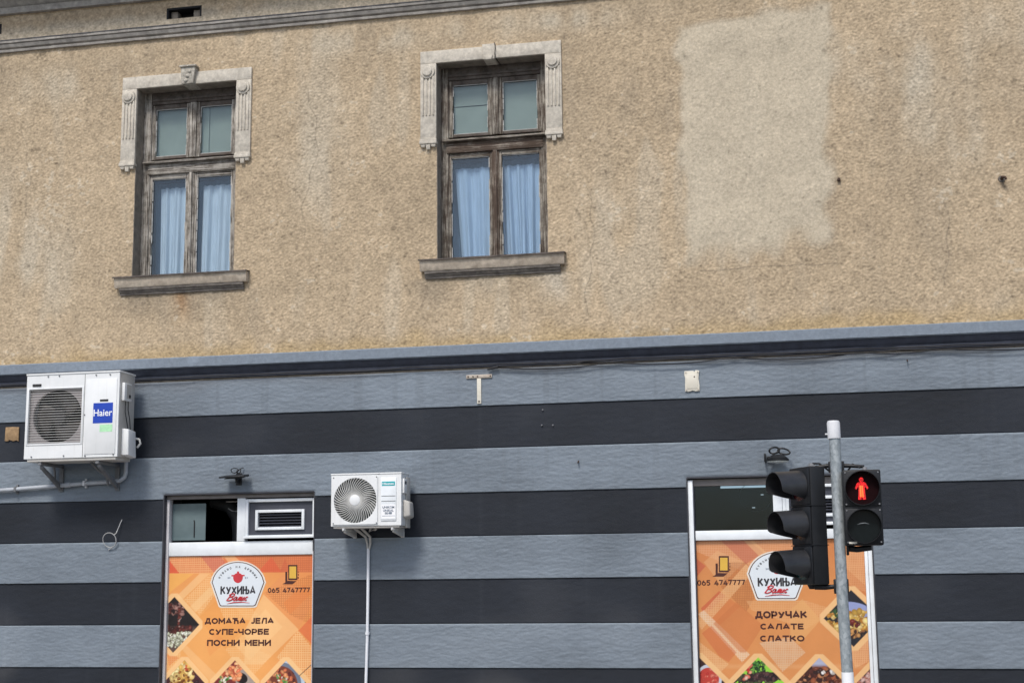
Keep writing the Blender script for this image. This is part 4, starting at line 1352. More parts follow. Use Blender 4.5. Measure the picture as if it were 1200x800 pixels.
def poster1():
    x0, x1, z0, z1 = SHOP[1][0] + .037, SHOP[1][1] - .037 + .020, 0.20, 1.852
    base = ((x0 + x1) / 2, PY, z0)
    root = thing("poster", "orange food poster on the left shop window listing three dishes beneath a white badge", "poster", base, "orange food posters on the shop windows")
    q = zat(180, 640, 5, PY)
    P = lambda a, b: (q(a, b).x, q(a, b).z)
    cv = Canvas(x0, x1, z0, z1, 0.005, O2)
    # base tone: redder to the top and right
    cv.fill(sstep(1.2, 1.85, cv.Z) * .55, O1)
    cv.fill(sstep(-5.5, -4.85, cv.X) * .55, O1)
    cv.fill(cv.poly([P(92, 60), P(935, 20), P(930, 150), P(90, 156)]), lin((216, 116, 74)), .75)
    cv.lines(cv.poly([P(92, 0), P(420, 0), P(400, 156), P(92, 156)]), CREAM, .45, .0215)
    cv.fill(cv.poly([P(92, 80), P(150, 156), P(92, 156)]), REDO, .9)
    cv.fill(cv.poly([P(270, 50), P(390, 50), P(430, 110), P(350, 150)]), PINK, .7)
    cv.fill(cv.poly([P(380, 20), P(440, 20), P(520, 100), P(460, 120)]), CREAM, .5)
    cv.lines(cv.poly([P(420, 0), P(940, 0), P(940, 150), P(650, 150)]), lin((160, 70, 40)), .28, .0215)
    cv.fill(cv.poly([P(690, 60), P(750, 150), P(610, 150)]), REDO, .6)
    cv.fill(cv.poly([P(770, 70), P(800, 150), P(740, 150)]), lin((200, 90, 60)), .5)
    cv.fill(cv.poly([P(92, 158), P(235, 158), P(92, 270)]), GOLD, .8)
    cv.fill(cv.poly([P(125, 300), P(270, 158), P(330, 158), P(170, 310)]), CREAM, .6)
    cv.lines(cv.poly([P(180, 310), P(330, 160), P(400, 230), P(270, 400)]), CREAM, .6, .0215)
    cv.fill(cv.poly([P(215, 350), P(330, 235), P(360, 265), P(245, 385)]), CREAM, .6)
    cv.fill(cv.poly([P(260, 420), P(400, 280), P(560, 440), P(420, 600)]), lin((232, 150, 72)), .35)
    cv.lines(cv.poly([P(380, 340), P(560, 350), P(640, 420), P(420, 440)]), CREAM, .5, .0215)
    cv.fill(cv.poly([P(545, 375), P(640, 275), P(850, 485), P(640, 690), P(430, 690), P(540, 480)]), CREAM, .55)
    cv.fill(cv.poly([P(655, 365), P(755, 470), P(560, 665), P(470, 570)]), lin((250, 206, 146)), .35)
    cv.fill(cv.poly([P(640, 275), P(760, 160), P(935, 330), P(850, 480)]), lin((228, 146, 92)), .45)
    cv.lines(cv.poly([P(650, 270), P(930, 160), P(935, 460), P(800, 400)]), lin((170, 88, 44)), .35, .0215)
    cv.fill(cv.poly([P(760, 330), P(880, 220), P(930, 270), P(800, 395)]), lin((222, 128, 66)), .55)
    cv.fill(cv.poly([P(850, 490), P(935, 400), P(935, 580)]), lin((222, 110, 66)), .75)
    cv.lines(cv.poly([P(845, 490), P(935, 600), P(935, 790), P(720, 650)]), CREAM, .8, .0215)
    cv.lines(cv.poly([P(420, 600), P(520, 560), P(690, 640), P(560, 780)]), CREAM, .45, .0215)
    cv.lines(cv.poly([P(80, 650), P(160, 620), P(140, 720), P(80, 760)]), CREAM, .55, .0215)
    cv.fill(cv.poly([P(80, 620), P(150, 650), P(90, 700)]), lin((222, 120, 66)), .5)
    cv.fill(cv.poly([P(165, 600), P(195, 580), P(420, 800), P(370, 830)]), CREAM, .4)
    cv.fill(cv.poly([P(300, 560), P(370, 490), P(420, 560), P(330, 640)]), lin((232, 146, 82)), .35)

    def f1(m, cx, cz, r):
        cv.fill(m, lin((30, 24, 26)))
        X0, Z0 = P(150, 458)
        cv.fill(m * sstep(.02, -.03, cv.Z - P(0, 470)[1]), lin((95, 75, 68)))
        cv.blobs(m, [(60, 30, 32), (90, 42, 38), (150, 110, 100), (35, 22, 26)], *P(125, 365), .085, .055, 60, .008, .03, 3)
        cv.blobs(m, [(110, 50, 42), (80, 34, 30), (180, 150, 140)], *P(150, 420), .012, .10, 26, .006, .016, 4)
        cv.blobs(m, [(110, 46, 38), (80, 36, 32), (60, 28, 26)], *P(150, 488), .13, .03, 60, .010, .026, 5)
        cv.blobs(m, [(228, 228, 205), (205, 208, 180), (240, 240, 225), (150, 150, 125)], *P(130, 545), .16, .075, 200, .008, .018, 6)
    framed_photo(cv, *P(118, 457), P(268, 457)[0] - P(118, 457)[0], f1)

    def f2(m, cx, cz, r):
        cv.fill(m, lin((72, 36, 42)))
        cv.blobs(m, [(238, 205, 130), (225, 180, 95), (205, 150, 70), (245, 220, 160)], cx - .03, cz + .06, .11, .14, 90, .02, .05, 7)
        cv.blobs(m, [(190, 50, 45), (215, 90, 60)], *P(195, 712), .02, .02, 5, .012, .02, 8)
        cv.blobs(m, [(110, 60, 30), (150, 90, 40)], cx - .02, cz + .02, .12, .10, 30, .008, .02, 9)
        cv.blobs(m, [(60, 30, 40), (90, 50, 60)], *P(275, 770), .06, .07, 18, .012, .03, 10)
    framed_photo(cv, P(198, 0)[0], P(0, 665)[1] - .225, .225, f2)

    def f3(m, cx, cz, r):
        cv.fill(m, lin((120, 46, 48)))
        cv.fill(m * cv.ell(*P(570, 775), .16, .14), lin((165, 150, 140)))
        cv.fill(m * cv.ell(*P(515, 770), .065, .05, -.4), lin((30, 22, 24)))
        cv.blobs(m, [(240, 150, 100), (228, 120, 80), (245, 180, 130), (205, 90, 60)], *P(450, 730), .10, .085, 70, .012, .03, 12)
        cv.blobs(m, [(70, 120, 50), (110, 150, 70), (240, 230, 210)], *P(420, 785), .06, .04, 22, .010, .02, 13)
        cv.blobs(m, [(60, 24, 26), (90, 34, 36)], *P(605, 790), .03, .04, 10, .012, .03, 14)
    framed_photo(cv, P(490, 0)[0], P(0, 665)[1] - .225, .225, f3)

    def f4(m, cx, cz, r):
        cv.fill(m, lin((40, 40, 46)))
        c = P(745, 800)
        cv.fill(m * cv.ell(c[0], c[1], .245, .24), lin((190, 205, 220)))
        cv.fill(m * cv.ell(c[0] - .005, c[1] - .01, .215, .21), lin((112, 122, 140)))
        cv.fill(m * cv.ell(c[0] - .012, c[1] - .02, .185, .185), lin((120, 62, 46)))
        cv.blobs(m * cv.ell(c[0] - .012, c[1] - .02, .185, .185), [(215, 120, 80), (150, 60, 45), (95, 40, 40), (225, 150, 100)], c[0] - .02, c[1] + .06, .16, .10, 60, .012, .034, 15)
        cv.blobs(m * cv.ell(c[0] - .012, c[1] - .02, .185, .185), [(80, 130, 60), (120, 160, 90), (235, 225, 205)], c[0] + .01, c[1] + .03, .05, .05, 16, .008, .02, 16)
    framed_photo(cv, P(785, 0)[0], P(0, 668)[1] - .225, .225, f4)
    # thin scratch line at the right edge
    a, b = P(855, 755), P(932, 685)
    dd = abs((cv.X - a[0]) * (b[1] - a[1]) - (cv.Z - a[1]) * (b[0] - a[0])) / math.hypot(b[0] - a[0], b[1] - a[1])
    cv.fill(sstep(.006, .002, dd) * (cv.X > a[0]), lin((60, 40, 40)), .8)
    cv.fill(sstep(.012, .0, cv.X - x0), (.4, .38, .36), .5)
    cv.fill(sstep(.02, .0, x1 - cv.X), lin((250, 215, 180)), .5)
    cv.C *= Kdim
    cv.build("print_sheet", PY, M_print, root, base)

    def line(body, a, b, c, d, wt=0.255):
        p0, p1 = q(a, d), q(b, c)
        stroke_text("letter", body, p0.x, p1.x, (p0.z + q(b, d).z) / 2, (q(a, c).z + p1.z) / 2, PY - .0004, M_brownink, root, base, wt)
    line("ДОМАЋА ЈЕЛА", 300, 705, 417, 452)
    line("СУПЕ-ЧОРБЕ", 325, 676, 481, 516)
    line("ПОСНИ МЕНИ", 313, 688, 545, 581)
    line("065 4747777", 669, 916, 240, 270, .20)
    badge(lambda u, v: q(341 + u * 309, 90 + v * 262), root, base, PY)
    phone_icon(lambda u, v: q(755 + u * 95, 107 + v * 113), root, base, PY)
    return root


def poster2():
    x0, x1, z0, z1 = SHOP[2][0] + .063, SHOP[2][1] - .076, 0.20, 1.925
    base = ((x0 + x1) / 2, PY, z0)
    root = thing("poster", "orange food poster on the right shop window behind the traffic light pole", "poster", base, "orange food posters on the shop windows")
    q = zat(800, 620, 4.446, PY)
    P = lambda a, b: (q(a, b).x, q(a, b).z)
    A1, A2, A3 = lin((206, 122, 74)), lin((222, 148, 88)), lin((226, 164, 108))
    cv = Canvas(x0, x1, z0, z1, 0.005, A2)
    cv.fill(sstep(1.4, 1.9, cv.Z) * .5, A1)
    cv.fill(sstep(.15, .45, cv.X) * .55, A1)
    LT = lin((238, 186, 132))
    cv.lines(cv.poly([P(60, 50), P(640, 50), P(640, 170), P(420, 260), P(60, 110)]), lin((240, 190, 150)), .40, .0158, .0042)
    cv.fill(cv.poly([P(70, 150), P(120, 190), P(70, 250)]), lin((200, 92, 70)), .7)
    cv.fill(cv.poly([P(200, 60), P(350, 60), P(420, 120), P(330, 180)]), lin((196, 104, 84)), .6)
    cv.fill(cv.poly([P(320, 60), P(370, 60), P(460, 140), P(410, 150)]), LT, .55)
    cv.fill(cv.poly([P(110, 170), P(180, 110), P(320, 170), P(200, 290)]), LT, .40)
    cv.lines(cv.poly([P(240, 170), P(330, 170), P(420, 280), P(330, 430), P(200, 300)]), lin((150, 76, 40)), .35, .0158)
    cv.fill(cv.poly([P(95, 410), P(190, 320), P(225, 345), P(115, 450)]), lin((206, 96, 66)), .75)
    cv.fill(cv.poly([P(115, 450), P(225, 345), P(300, 400), P(180, 510)]), lin((216, 122, 70)), .6)
    cv.lines(cv.poly([P(60, 480), P(330, 180), P(370, 220), P(100, 520)]), LT, .65, .0158)
    cv.fill(cv.poly([P(80, 440), P(110, 420), P(350, 650), P(310, 690)]), LT, .45)
    cv.lines(cv.poly([P(80, 440), P(110, 420), P(350, 650), P(310, 690)]), (.85, .70, .52), .5, .0158)
    cv.fill(cv.poly([P(160, 490), P(280, 375), P(420, 500), P(330, 640), P(300, 640)]), lin((208, 124, 72)), .65)
    cv.fill(cv.poly([P(100, 540), P(150, 500), P(280, 640), P(240, 690), P(190, 660)]), lin((210, 110, 66)), .6)
    cv.lines(cv.poly([P(80, 580), P(240, 700), P(180, 760), P(80, 660)]), LT, .7, .0158)
    cv.lines(cv.poly([P(330, 370), P(640, 370), P(800, 420), P(640, 520), P(360, 420)]), LT, .4, .0158)
    cv.fill(cv.poly([P(560, 420), P(700, 290), P(800, 380), P(720, 470), P(800, 560), P(690, 670), P(560, 560)]), lin((234, 176, 112)), .6)
    cv.lines(cv.poly([P(400, 590), P(560, 560), P(640, 640), P(520, 740)]), (.80, .62, .42), .5, .0158)
    cv.lines(cv.poly([P(850, 60), P(960, 110), P(960, 330), P(850, 280)]), lin((244, 190, 140)), .5, .0158)
    cv.fill(cv.poly([P(850, 200), P(960, 300), P(960, 420), P(850, 300)]), lin((204, 120, 70)), .4)
    cv.lines(cv.poly([P(860, 620), P(980, 560), P(985, 680), P(900, 720)]), lin((244, 190, 140)), .55, .0158)
    cv.fill(sstep(.035, .0, abs(cv.Z - P(0, 712)[1])) * .28, LT)

    def f1(m, cx, cz, r):
        cv.fill(m, lin((38, 40, 48)))
        cv.fill(m * cv.ell(*P(905, 425), .16, .075, -.25), lin((150, 160, 205)))
        cv.blobs(m, [(215, 170, 80), (228, 190, 105), (190, 130, 55), (240, 210, 140)], *P(890, 475), .23, .085, 150, .012, .034, 31)
        cv.blobs(m, [(130, 50, 40), (100, 36, 36)], *P(880, 495), .07, .04, 16, .012, .026, 32)
        cv.blobs(m, [(60, 90, 55), (40, 60, 40)], *P(800, 430), .07, .05, 14, .012, .026, 33)
        cv.blobs(m, [(205, 150, 90), (60, 40, 34), (150, 100, 60)], *P(885, 545), .10, .03, 30, .010, .026, 34)
    framed_photo(cv, *P(884, 462), P(884, 462)[0] - P(735, 462)[0], f1)

    def f2(m, cx, cz, r):
        cv.fill(m, lin((150, 215, 70)))
        cv.blobs(m, [(60, 60, 44), (40, 44, 34), (90, 84, 60)], *P(330, 775), .24, .035, 90, .014, .034, 36)
        cv.blobs(m, [(70, 130, 50), (40, 90, 36), (120, 170, 80), (30, 60, 30)], *P(385, 725), .075, .065, 90, .008, .022, 37)
        cv.blobs(m, [(60, 36, 40), (90, 60, 60), (40, 28, 32)], *P(430, 765), .14, .028, 70, .012, .03, 38)
        cv.blobs(m, [(230, 110, 90), (240, 160, 130), (200, 60, 50)], *P(330, 720), .045, .05, 12, .014, .03, 39)
        cv.blobs(m, [(235, 120, 100), (245, 200, 180)], *P(330, 770), .03, .02, 4, .016, .026, 40)
    framed_photo(cv, P(368, 0)[0], P(0, 665)[1] - .30, .30, f2)

    def f3(m, cx, cz, r):
        cv.fill(m, lin((120, 70, 50)))
        cv.fill(m * sstep(-.02, .02, cv.Z - P(0, 708)[1]), lin((175, 180, 205)))
        cv.blobs(m, [(120, 60, 40), (80, 40, 34), (160, 90, 60), (60, 34, 32), (190, 130, 90)], *P(690, 770), .24, .085, 170, .012, .034, 41)
        cv.blobs(m, [(215, 205, 195), (240, 235, 230)], *P(760, 745), .07, .02, 8, .010, .024, 42)
    framed_photo(cv, P(682, 0)[0], P(0, 668)[1] - .30, .30, f3)

    def f4(m, cx, cz, r):
        cv.fill(m, lin((60, 34, 36)))
        c = P(138, 775)
        cv.fill(m * cv.ell(c[0], c[1], .115, .125), lin((205, 210, 222)))
        cv.fill(m * cv.ell(c[0] - .005, c[1] - .004, .095, .10), lin((196, 66, 56)))
        cv.blobs(m * cv.ell(c[0] - .005, c[1] - .004, .09, .095), [(215, 90, 74), (180, 50, 44), (235, 130, 110)], c[0], c[1], .09, .09, 40, .008, .022, 44)
    framed_photo(cv, P(60, 0)[0], P(0, 660)[1] - .27, .27, f4)

    def f5(m, cx, cz, r):
        cv.fill(m, lin((56, 42, 44)))
        cv.blobs(m, [(225, 170, 160), (205, 140, 130), (240, 200, 190), (170, 100, 80)], *P(950, 775), .12, .06, 70, .010, .026, 46)
    framed_photo(cv, P(1000, 0)[0], P(0, 665)[1] - .27, .27, f5)
    cv.fill(sstep(.010, .0, z1 - cv.Z), lin((90, 40, 36)), .5)
    cv.C *= Kdim * .90
    cv.build("print_sheet", PY, M_print, root, base)

    def line(body, a, b, c, d, wt=0.255):
        p0, p1 = q(a, d), q(b, c)
        stroke_text("letter", body, p0.x, p1.x, (p0.z + q(b, d).z) / 2, (q(a, c).z + p1.z) / 2, PY - .0004, M_brownink, root, base, wt)
    line("ДОРУЧАК", 378, 648, 424, 462)
    line("САЛАТЕ", 405, 629, 489, 520)
    line("СЛАТКО", 404, 634, 551, 583)
    line("065 4747777", 76, 325, 262, 291, .20)
    badge(lambda u, v: q(342 + u * 300, 118 + v * 246), root, base, PY)
    phone_icon(lambda u, v: q(155 + u * 93, 138 + v * 107), root, base, PY)
    return root


poster1()
poster2()


# ------------------------------------------------------------------ air conditioners
def box_part(name, x0, x1, y0, y1, z0, z1, mat, parent, bevel=0.006):
    return MB().box(x0, x1, y0, y1, z0, z1).build(name, mat, parent, bevel=bevel)


def ring_plate(m, W, H, cx, cz, r, x0, x1, z0, z1, y0, y1, n=64):
    """rectangular plate x0..x1,z0..z1 with a round hole"""
    outer, inner = [], []
    for i in range(n):
        a = 2 * math.pi * i / n
        c, s = math.cos(a), math.sin(a)
        tx = ((x1 - cx) / c if c > 0 else (x0 - cx) / c) if abs(c) > 1e-6 else 1e9
        tz = ((z1 - cz) / s if s > 0 else (z0 - cz) / s) if abs(s) > 1e-6 else 1e9
        t = min(tx, tz)
        outer.append((cx + c * t, cz + s * t)); inner.append((cx + c * r, cz + s * r))
    vs = [(x, y0, z) for x, z in outer] + [(x, y0, z) for x, z in inner] + [(x, y1, z) for x, z in inner] + [(x, y1, z) for x, z in outer]
    fs = []
    for i in range(n):
        j = (i + 1) % n
        fs += [(i, j, n + j, n + i), (n + i, n + j, 2 * n + j, 2 * n + i), (2 * n + i, 2 * n + j, 3 * n + j, 3 * n + i)]
    m.add(vs, fs)
    return m


def fan_blades(parent, cx, cz, y, r, n, mat, hub_r):
    for k in range(n):
        a0 = 2 * math.pi * k / n
        P = []
        for i in range(7):
            rr = hub_r + (r - hub_r) * i / 6
            sw = 0.55 * i / 6
            row = []
            for j in range(5):
                a = a0 + sw + (j / 4) * (2 * math.pi / n) * 0.72
                row.append((cx + rr * math.cos(a), y + 0.05 * (j / 4 - .5), cz + rr * math.sin(a)))
            P.append(row)
        o = MB().grid_surf(P).build("fan_blade", mat, parent, smooth=60)
        md = o.modifiers.new("blade_thickness", 'SOLIDIFY'); md.thickness = 0.004


# ---- big unit: local x to the right, y=0 front face, z=0 underside
ac = thing("air_conditioner", "large white air conditioner with slatted fan grille and blue name sticker, at far left", "air conditioner", (-7.682, -0.48, 2.818))
W, HH, DD = 1.003, 0.832, 0.33
ux = lambda x: x + 7.682
uz = lambda z: z - 2.818
FX0, FX1, FZ0, FZ1 = ux(-7.652), ux(-7.075), uz(2.966), uz(3.508)
m = MB()
# shell: front plate around the fan opening plus sides
m.box(0, FX0, 0, .02, 0, HH).box(FX1, W, 0, .02, 0, HH).box(FX0, FX1, 0, .02, 0, FZ0).box(FX0, FX1, 0, .02, FZ1, HH)
shell = MB().box(0, .012, .0205, DD, 0, HH).box(0.012, W - .012, .0205, DD, HH - .012, HH).box(.012, W - .012, .0205, DD, 0, .012).box(.012, W - .012, DD - .012, DD, .012, HH - .012)
m.build("front_plate", M_acwhite, ac)
shell.build("casing", M_acwhite, ac)
box_part("lid", -.008, W + .008, -.008, DD + .006, HH + .0005, HH + .018, M_acwhite, ac, .005)
box_part("side_panel", W - .0118, W, .0205, DD, 0.0, HH, M_acside, ac, .002)
box_part("base_pan", .03, W - .02, .01, DD - .01, -.03, -.0005, M_acside, ac, .004)
# round fan shroud behind a square louvred field
fcx, fcz, fr_ = ux(-7.357), uz(3.238), 0.264
sh = ring_plate(MB(), 0, 0, fcx, fcz, fr_, FX0 - .004, FX1 + .004, FZ0 - .004, FZ1 + .004, 0.034, 0.060).build("fan_shroud", M_acpink, ac)
box_part("inner_wall", .02, W - .02, .22, .23, .02, HH - .02, M_fan, ac, 0)
fan_blades(ac, fcx, fcz, 0.11, fr_ * .97, 3, plain("brown_grey_fan", (0.05, 0.043, 0.039), .5, .25, 9), .07)
MB().tube([(fcx, .06, fcz), (fcx, .14, fcz)], .072, 24).build("fan_hub", M_fan, ac, smooth=40)
# wire guard
g = MB()
nsl = 21
for k in range(nsl):
    z = FZ0 + .012 + (FZ1 - FZ0 - .024) * k / (nsl - 1)
    g.box(FX0 + .001, FX1 - .001, .006, .016, z - .0017, z + .0017)
tag(g.build("fan_guard", M_wire, ac), kind="stuff")
fr = MB()
b_ = .016
fr.box(FX0 - b_, FX0 - .0002, -.006, -.0002, FZ0 - b_, FZ1 + b_).box(FX1 + .0002, FX1 + b_, -.006, -.0002, FZ0 - b_, FZ1 + b_).box(FX0, FX1, -.006, -.0002, FZ0 - b_, FZ0).box(FX0, FX1, -.006, -.0002, FZ1, FZ1 + b_)
fr.pieces("guard_frame", M_acwhite, ac, bevel=.002)
# service panel: seam and proud plate
box_part("seam", ux(-7.052), ux(-7.048), -.0015, .001, .004, HH - .006, M_slot, ac, 0)
box_part("service_panel", ux(-7.034), ux(-6.702), -.006, -.0004, uz(2.846), uz(3.590), M_acwhite, ac, .003)
for (a, b, c, d) in ((-7.616, -7.523, 3.539, 3.563), (-6.879, -6.789, 3.363, 3.385)):
    box_part("grip_slot", ux(a), ux(b), -.0075, -.0062 if a > -7 else .0, uz(c), uz(d), M_slot, ac, 0)
for (a, c) in ((-7.45, 3.635), (-7.33, 3.637), (-6.93, 3.63), (-6.78, 3.63), (-7.60, 2.838), (-7.25, 2.84), (-7.02, 2.832), (-6.72, 2.838), (-7.038, 3.237)):
    MB().tube([(ux(a), -.0005, uz(c)), (ux(a), -.009, uz(c))], .007, 8).build("screw", M_bracket, ac)
st_ = box_part("name_sticker", ux(-6.947), ux(-6.737), -.0078, -.0065, uz(3.150), uz(3.350), M_blue, ac, 0)
text_mesh("sticker_lettering", "Haier", ux(-6.941), ux(-6.742), uz(3.219), uz(3.286), -.0080, M_textwhite, st_, (0, 0, 0), bold=.012)
box_part("green_sticker", ux(-6.872), ux(-6.737), -.0076, -.0065, uz(3.064), uz(3.135), M_green, ac, 0)
# things on the right-hand side: grip box, valve cover, wires
sx = W
gb = MB().box(sx + .0005, sx + .036, .045, .205, .555, .735).build("grip_box", M_acwhite, ac, bevel=.008)
box_part("grip_hollow", sx + .0362, sx + .0375, .09, .19, .58, .72, M_acside, gb, 0)
MB().tube([(sx + .0376, .15, .605), (sx + .044, .15, .605)], [.018, .016], 12).build("cable_gland", M_slot, gb)
vc = MB()
vc.hexa([(sx + .0005, .075, .02), (sx + .075, .085, .02), (sx + .075, .255, .0), (sx + .0005, .27, 0.0), (sx + .0005, .075, .285), (sx + .070, .085, .275), (sx + .070, .24, .262), (sx + .0005, .255, .27)])
vc.build("valve_cover", M_acwhite, ac, bevel=.008)
MB().tube([(sx + .05, .26, .20), (sx + .085, .29, .19), (sx + .095, .30, .15), (sx + .06, .30, .11)], .012, 8).build("valve", M_bracketw, ac, smooth=60)
MB().tube([(sx + .02, .10, .56), (sx + .022, .095, .45), (sx + .03, .12, .35), (sx + .03, .15, .28)], .0045, 6).tube([(sx + .02, .16, .56), (sx + .025, .15, .47), (sx + .035, .17, .38), (sx + .03, .20, .28)], .0045, 6).build("wire", M_cable, ac, smooth=60)
# wall brackets
for bx_ in (.16, .78):
    b = MB()
    b.box(bx_ - .018, bx_ + .018, .02, .472, -.062, -.0305)
    b.box(bx_ - .024, bx_ + .024, .452, .472, -.30, -.0625)
    b.hexa([(bx_ - .016, .06, -.092), (bx_ + .016, .06, -.092), (bx_ + .016, .4515, -.285), (bx_ - .016, .4515, -.285), (bx_ - .016, .06, -.0625), (bx_ + .016, .06, -.0625), (bx_ + .016, .4515, -.235), (bx_ - .016, .4515, -.235)])
    b.pieces("wall_bracket", M_bracket, ac, bevel=.003)
for hx, pts in ((0, [(.62, .20, -.03), (.66, .26, -.10), (.70, .38, -.16), (.70, .425, -.25)]), (1, [(.10, .40, -.03), (.105, .42, -.10), (.105, .432, -.24)])):
    MB().tube(pts, .013, 8).pieces("drain_hose", M_bracket, ac, smooth=60)

# conduit run along the wall below it
cd = thing("pipe", "grey conduit running along the wall below the large air conditioner", "pipe", (-7.5, -0.05, 2.58))
pts = [(-9.5, -.05, 2.47), (-8.188, -.05, 2.545), (-7.58, -.05, 2.574), (-7.246, -.05, 2.594), (-6.93, -.05, 2.604), (-6.86, -.05, 2.612), (-6.81, -.05, 2.645), (-6.797, -.05, 2.69), (-6.796, -.055, 2.83), (-6.80, -.10, 2.90)]
MB((-7.5, -.05, 2.58)).tube(pts, .021, 12).build("conduit", M_conduit, cd, smooth=60)
MB((-7.5, -.05, 2.58)).tube([(-7.46, -.05, 2.581), (-7.40, -.05, 2.585)], .026, 12).build("coupling", M_conduit, cd, smooth=40)
for x, z in ((-8.01, 2.552), (-7.246, 2.594), (-9.0, 2.50)):
    MB((-7.5, -.05, 2.58)).box(x - .012, x + .012, -.076, .0, z - .026, z + .026).box(x - .010, x + .010, -.03, .0, z + .026, z + .05).box(x - .010, x + .010, -.03, .0, z - .045, z - .026).pieces("pipe_clip", M_bracket if x < -7.5 else M_capgrey, cd, bevel=.003)

# ---- small unit
a2 = thing("air_conditioner", "small white air conditioner with spiral round fan grille, between the shop windows", "air conditioner", (-4.511, -0.38, 2.104))
W, HH, DD = 0.690, 0.482, 0.27
ux = lambda x: x + 4.511
uz = lambda z: z - 2.104
fcx, fcz, fr_ = ux(-4.271), uz(2.344), 0.212
m = ring_plate(MB(), 0, 0, fcx, fcz, fr_, 0, ux(-4.035), 0, HH, 0, .02)
m.box(ux(-4.035), W, 0, .02, 0, HH)
m.build("front_plate", M_acwhite, a2)
MB().box(0, .010, .0205, DD, 0, HH).box(W - .010, W, .0205, DD, 0, HH).box(.010, W - .010, .0205, DD, HH - .010, HH).box(.010, W - .010, .0205, DD, 0, .010).build("casing", M_acwhite, a2)
box_part("lid", -.006, W + .006, -.006, DD + .004, HH + .0005, HH + .014, M_acwhite, a2, .004)
box_part("base_pan", .02, W - .02, .01, DD - .01, -.02, -.0005, M_acside, a2, .004)
gp = ring_plate(MB(), 0, 0, fcx, fcz, fr_ - .001, ux(-4.497), ux(-4.050), uz(2.118), uz(2.572), -.010, -.0006).build("grille_plate", M_acwhite, a2)
ng = 46
sp = MB()
for k in range(ng):
    a0 = 2 * math.pi * k / ng
    P = []
    for i in range(8):
        t = i / 7
        rr = .040 + (fr_ - .038) * t
        a = a0 - 0.48 * t ** 1.3
        P.append((fcx + rr * math.cos(a), -.008 - .010 * math.sin(math.pi * (.35 + .65 * t)), fcz + rr * math.sin(a)))
    sp.tube(P, .0036, 4)
tag(sp.build("fan_guard", M_wire, a2, smooth=60), kind="stuff")
MB().tube([(fcx, .0, fcz), (fcx, -.022, fcz), (fcx, -.026, fcz)], [.053, .051, .042], 24).build("guard_hub", M_acwhite, a2, smooth=40)
fan_blades(a2, fcx, fcz, 0.07, fr_ * .96, 5, plain("grey_fan", (0.13, 0.14, 0.13), .5, .25, 9), .05)
MB().tube([(fcx, .03, fcz), (fcx, .10, fcz)], .05, 20).build("fan_hub", M_fan, a2, smooth=40)
MB().box(.012, W - .012, .16, .17, .012, HH - .012).build("condenser", M_coil, a2)
for (x, z) in ((-4.485, 2.13), (-4.06, 2.13), (-4.485, 2.56), (-4.06, 2.56)):
    MB().tube([(ux(x), -.0105, uz(z)), (ux(x), -.014, uz(z))], .006, 8).build("screw", M_bracket, a2)
sp_ = box_part("service_panel", ux(-4.020), ux(-3.868), -.008, -.0006, uz(2.146), uz(2.552), M_white, a2, .006)
tb = box_part("name_sticker", ux(-4.008), ux(-3.880), -.0096, -.0082, uz(2.474), uz(2.514), M_teal, a2, 0)
text_mesh("sticker_lettering", "Hisense", ux(-4.000), ux(-3.890), uz(2.484), uz(2.503), -.0098, M_textwhite, tb, (0, 0, 0), bold=.03)
for z in (2.378, 2.330):
    box_part("panel_groove", ux(-4.012), ux(-3.875), -.0092, -.0081, uz(z) - .003, uz(z) + .003, M_bracket, a2, 0)
lb = box_part("paper_sticker", ux(-4.012), ux(-3.874), -.0094, -.0082, uz(2.165), uz(2.298), M_textwhite, a2, 0)
for s_, z, w in (("UNIKOM", 2.262, .058), ("UNIKAL", 2.232, .052), ("065-888", 2.207, .035)):
    text_mesh("sticker_lettering", s_, ux(-3.943) - w, ux(-3.943) + w, uz(z), uz(z) + .022, -.0096, M_textgrey, lb, (0, 0, 0), bold=.02)
box_part("sticker_rule", ux(-4.005), ux(-3.88), -.0098, -.0095, uz(2.190), uz(2.194), M_textgrey, lb, 0)
vc = MB()
vc.hexa([(W + .0005, .05, .07), (W + .072, .06, .085), (W + .072, .20, .075), (W + .0005, .23, .05), (W + .0005, .05, .245), (W + .066, .06, .222), (W + .066, .19, .215), (W + .0005, .22, .24)])
vc.build("valve_cover", M_acside, a2, bevel=.016, seg=3)
box_part("grip_box", W + .0005, W + .022, .03, .13, .30, .44, M_acwhite, a2, .006)
box_part("grip_hollow", W + .0222, W + .0235, .05, .10, .385, .415, M_slot, a2, 0)
box_part("side_flange", W + .0005, W + .014, .14, .265, -.02, .46, M_acside, a2, .004)
for bx_ in (.12, .60):
    b2 = MB()
    b2.box(bx_ - .016, bx_ + .016, .02, .372, -.046, -.0205)
    b2.box(bx_ - .017, bx_ + .017, .352, .372, -.105, -.0465)
    b2.hexa([(bx_ - .012, .05, -.062), (bx_ + .012, .05, -.062), (bx_ + .012, .352, -.10), (bx_ - .012, .352, -.10), (bx_ - .012, .05, -.0465), (bx_ + .012, .05, -.0465), (bx_ + .012, .352, -.0465), (bx_ - .012, .352, -.0465)])
    b2.pieces("wall_bracket", M_bracketw, a2, bevel=.003)
    MB().tube([(bx_, .02, -.03), (bx_, .0, -.03)], .010, 8).build("bracket_bolt", M_capgrey, a2)
MB().tube([(.40, .15, -.022), (.36, .24, -.030), (.28, .31, -.040), (.33, .20, -.020)], .012, 8).build("copper_line", M_hose, a2, smooth=60)

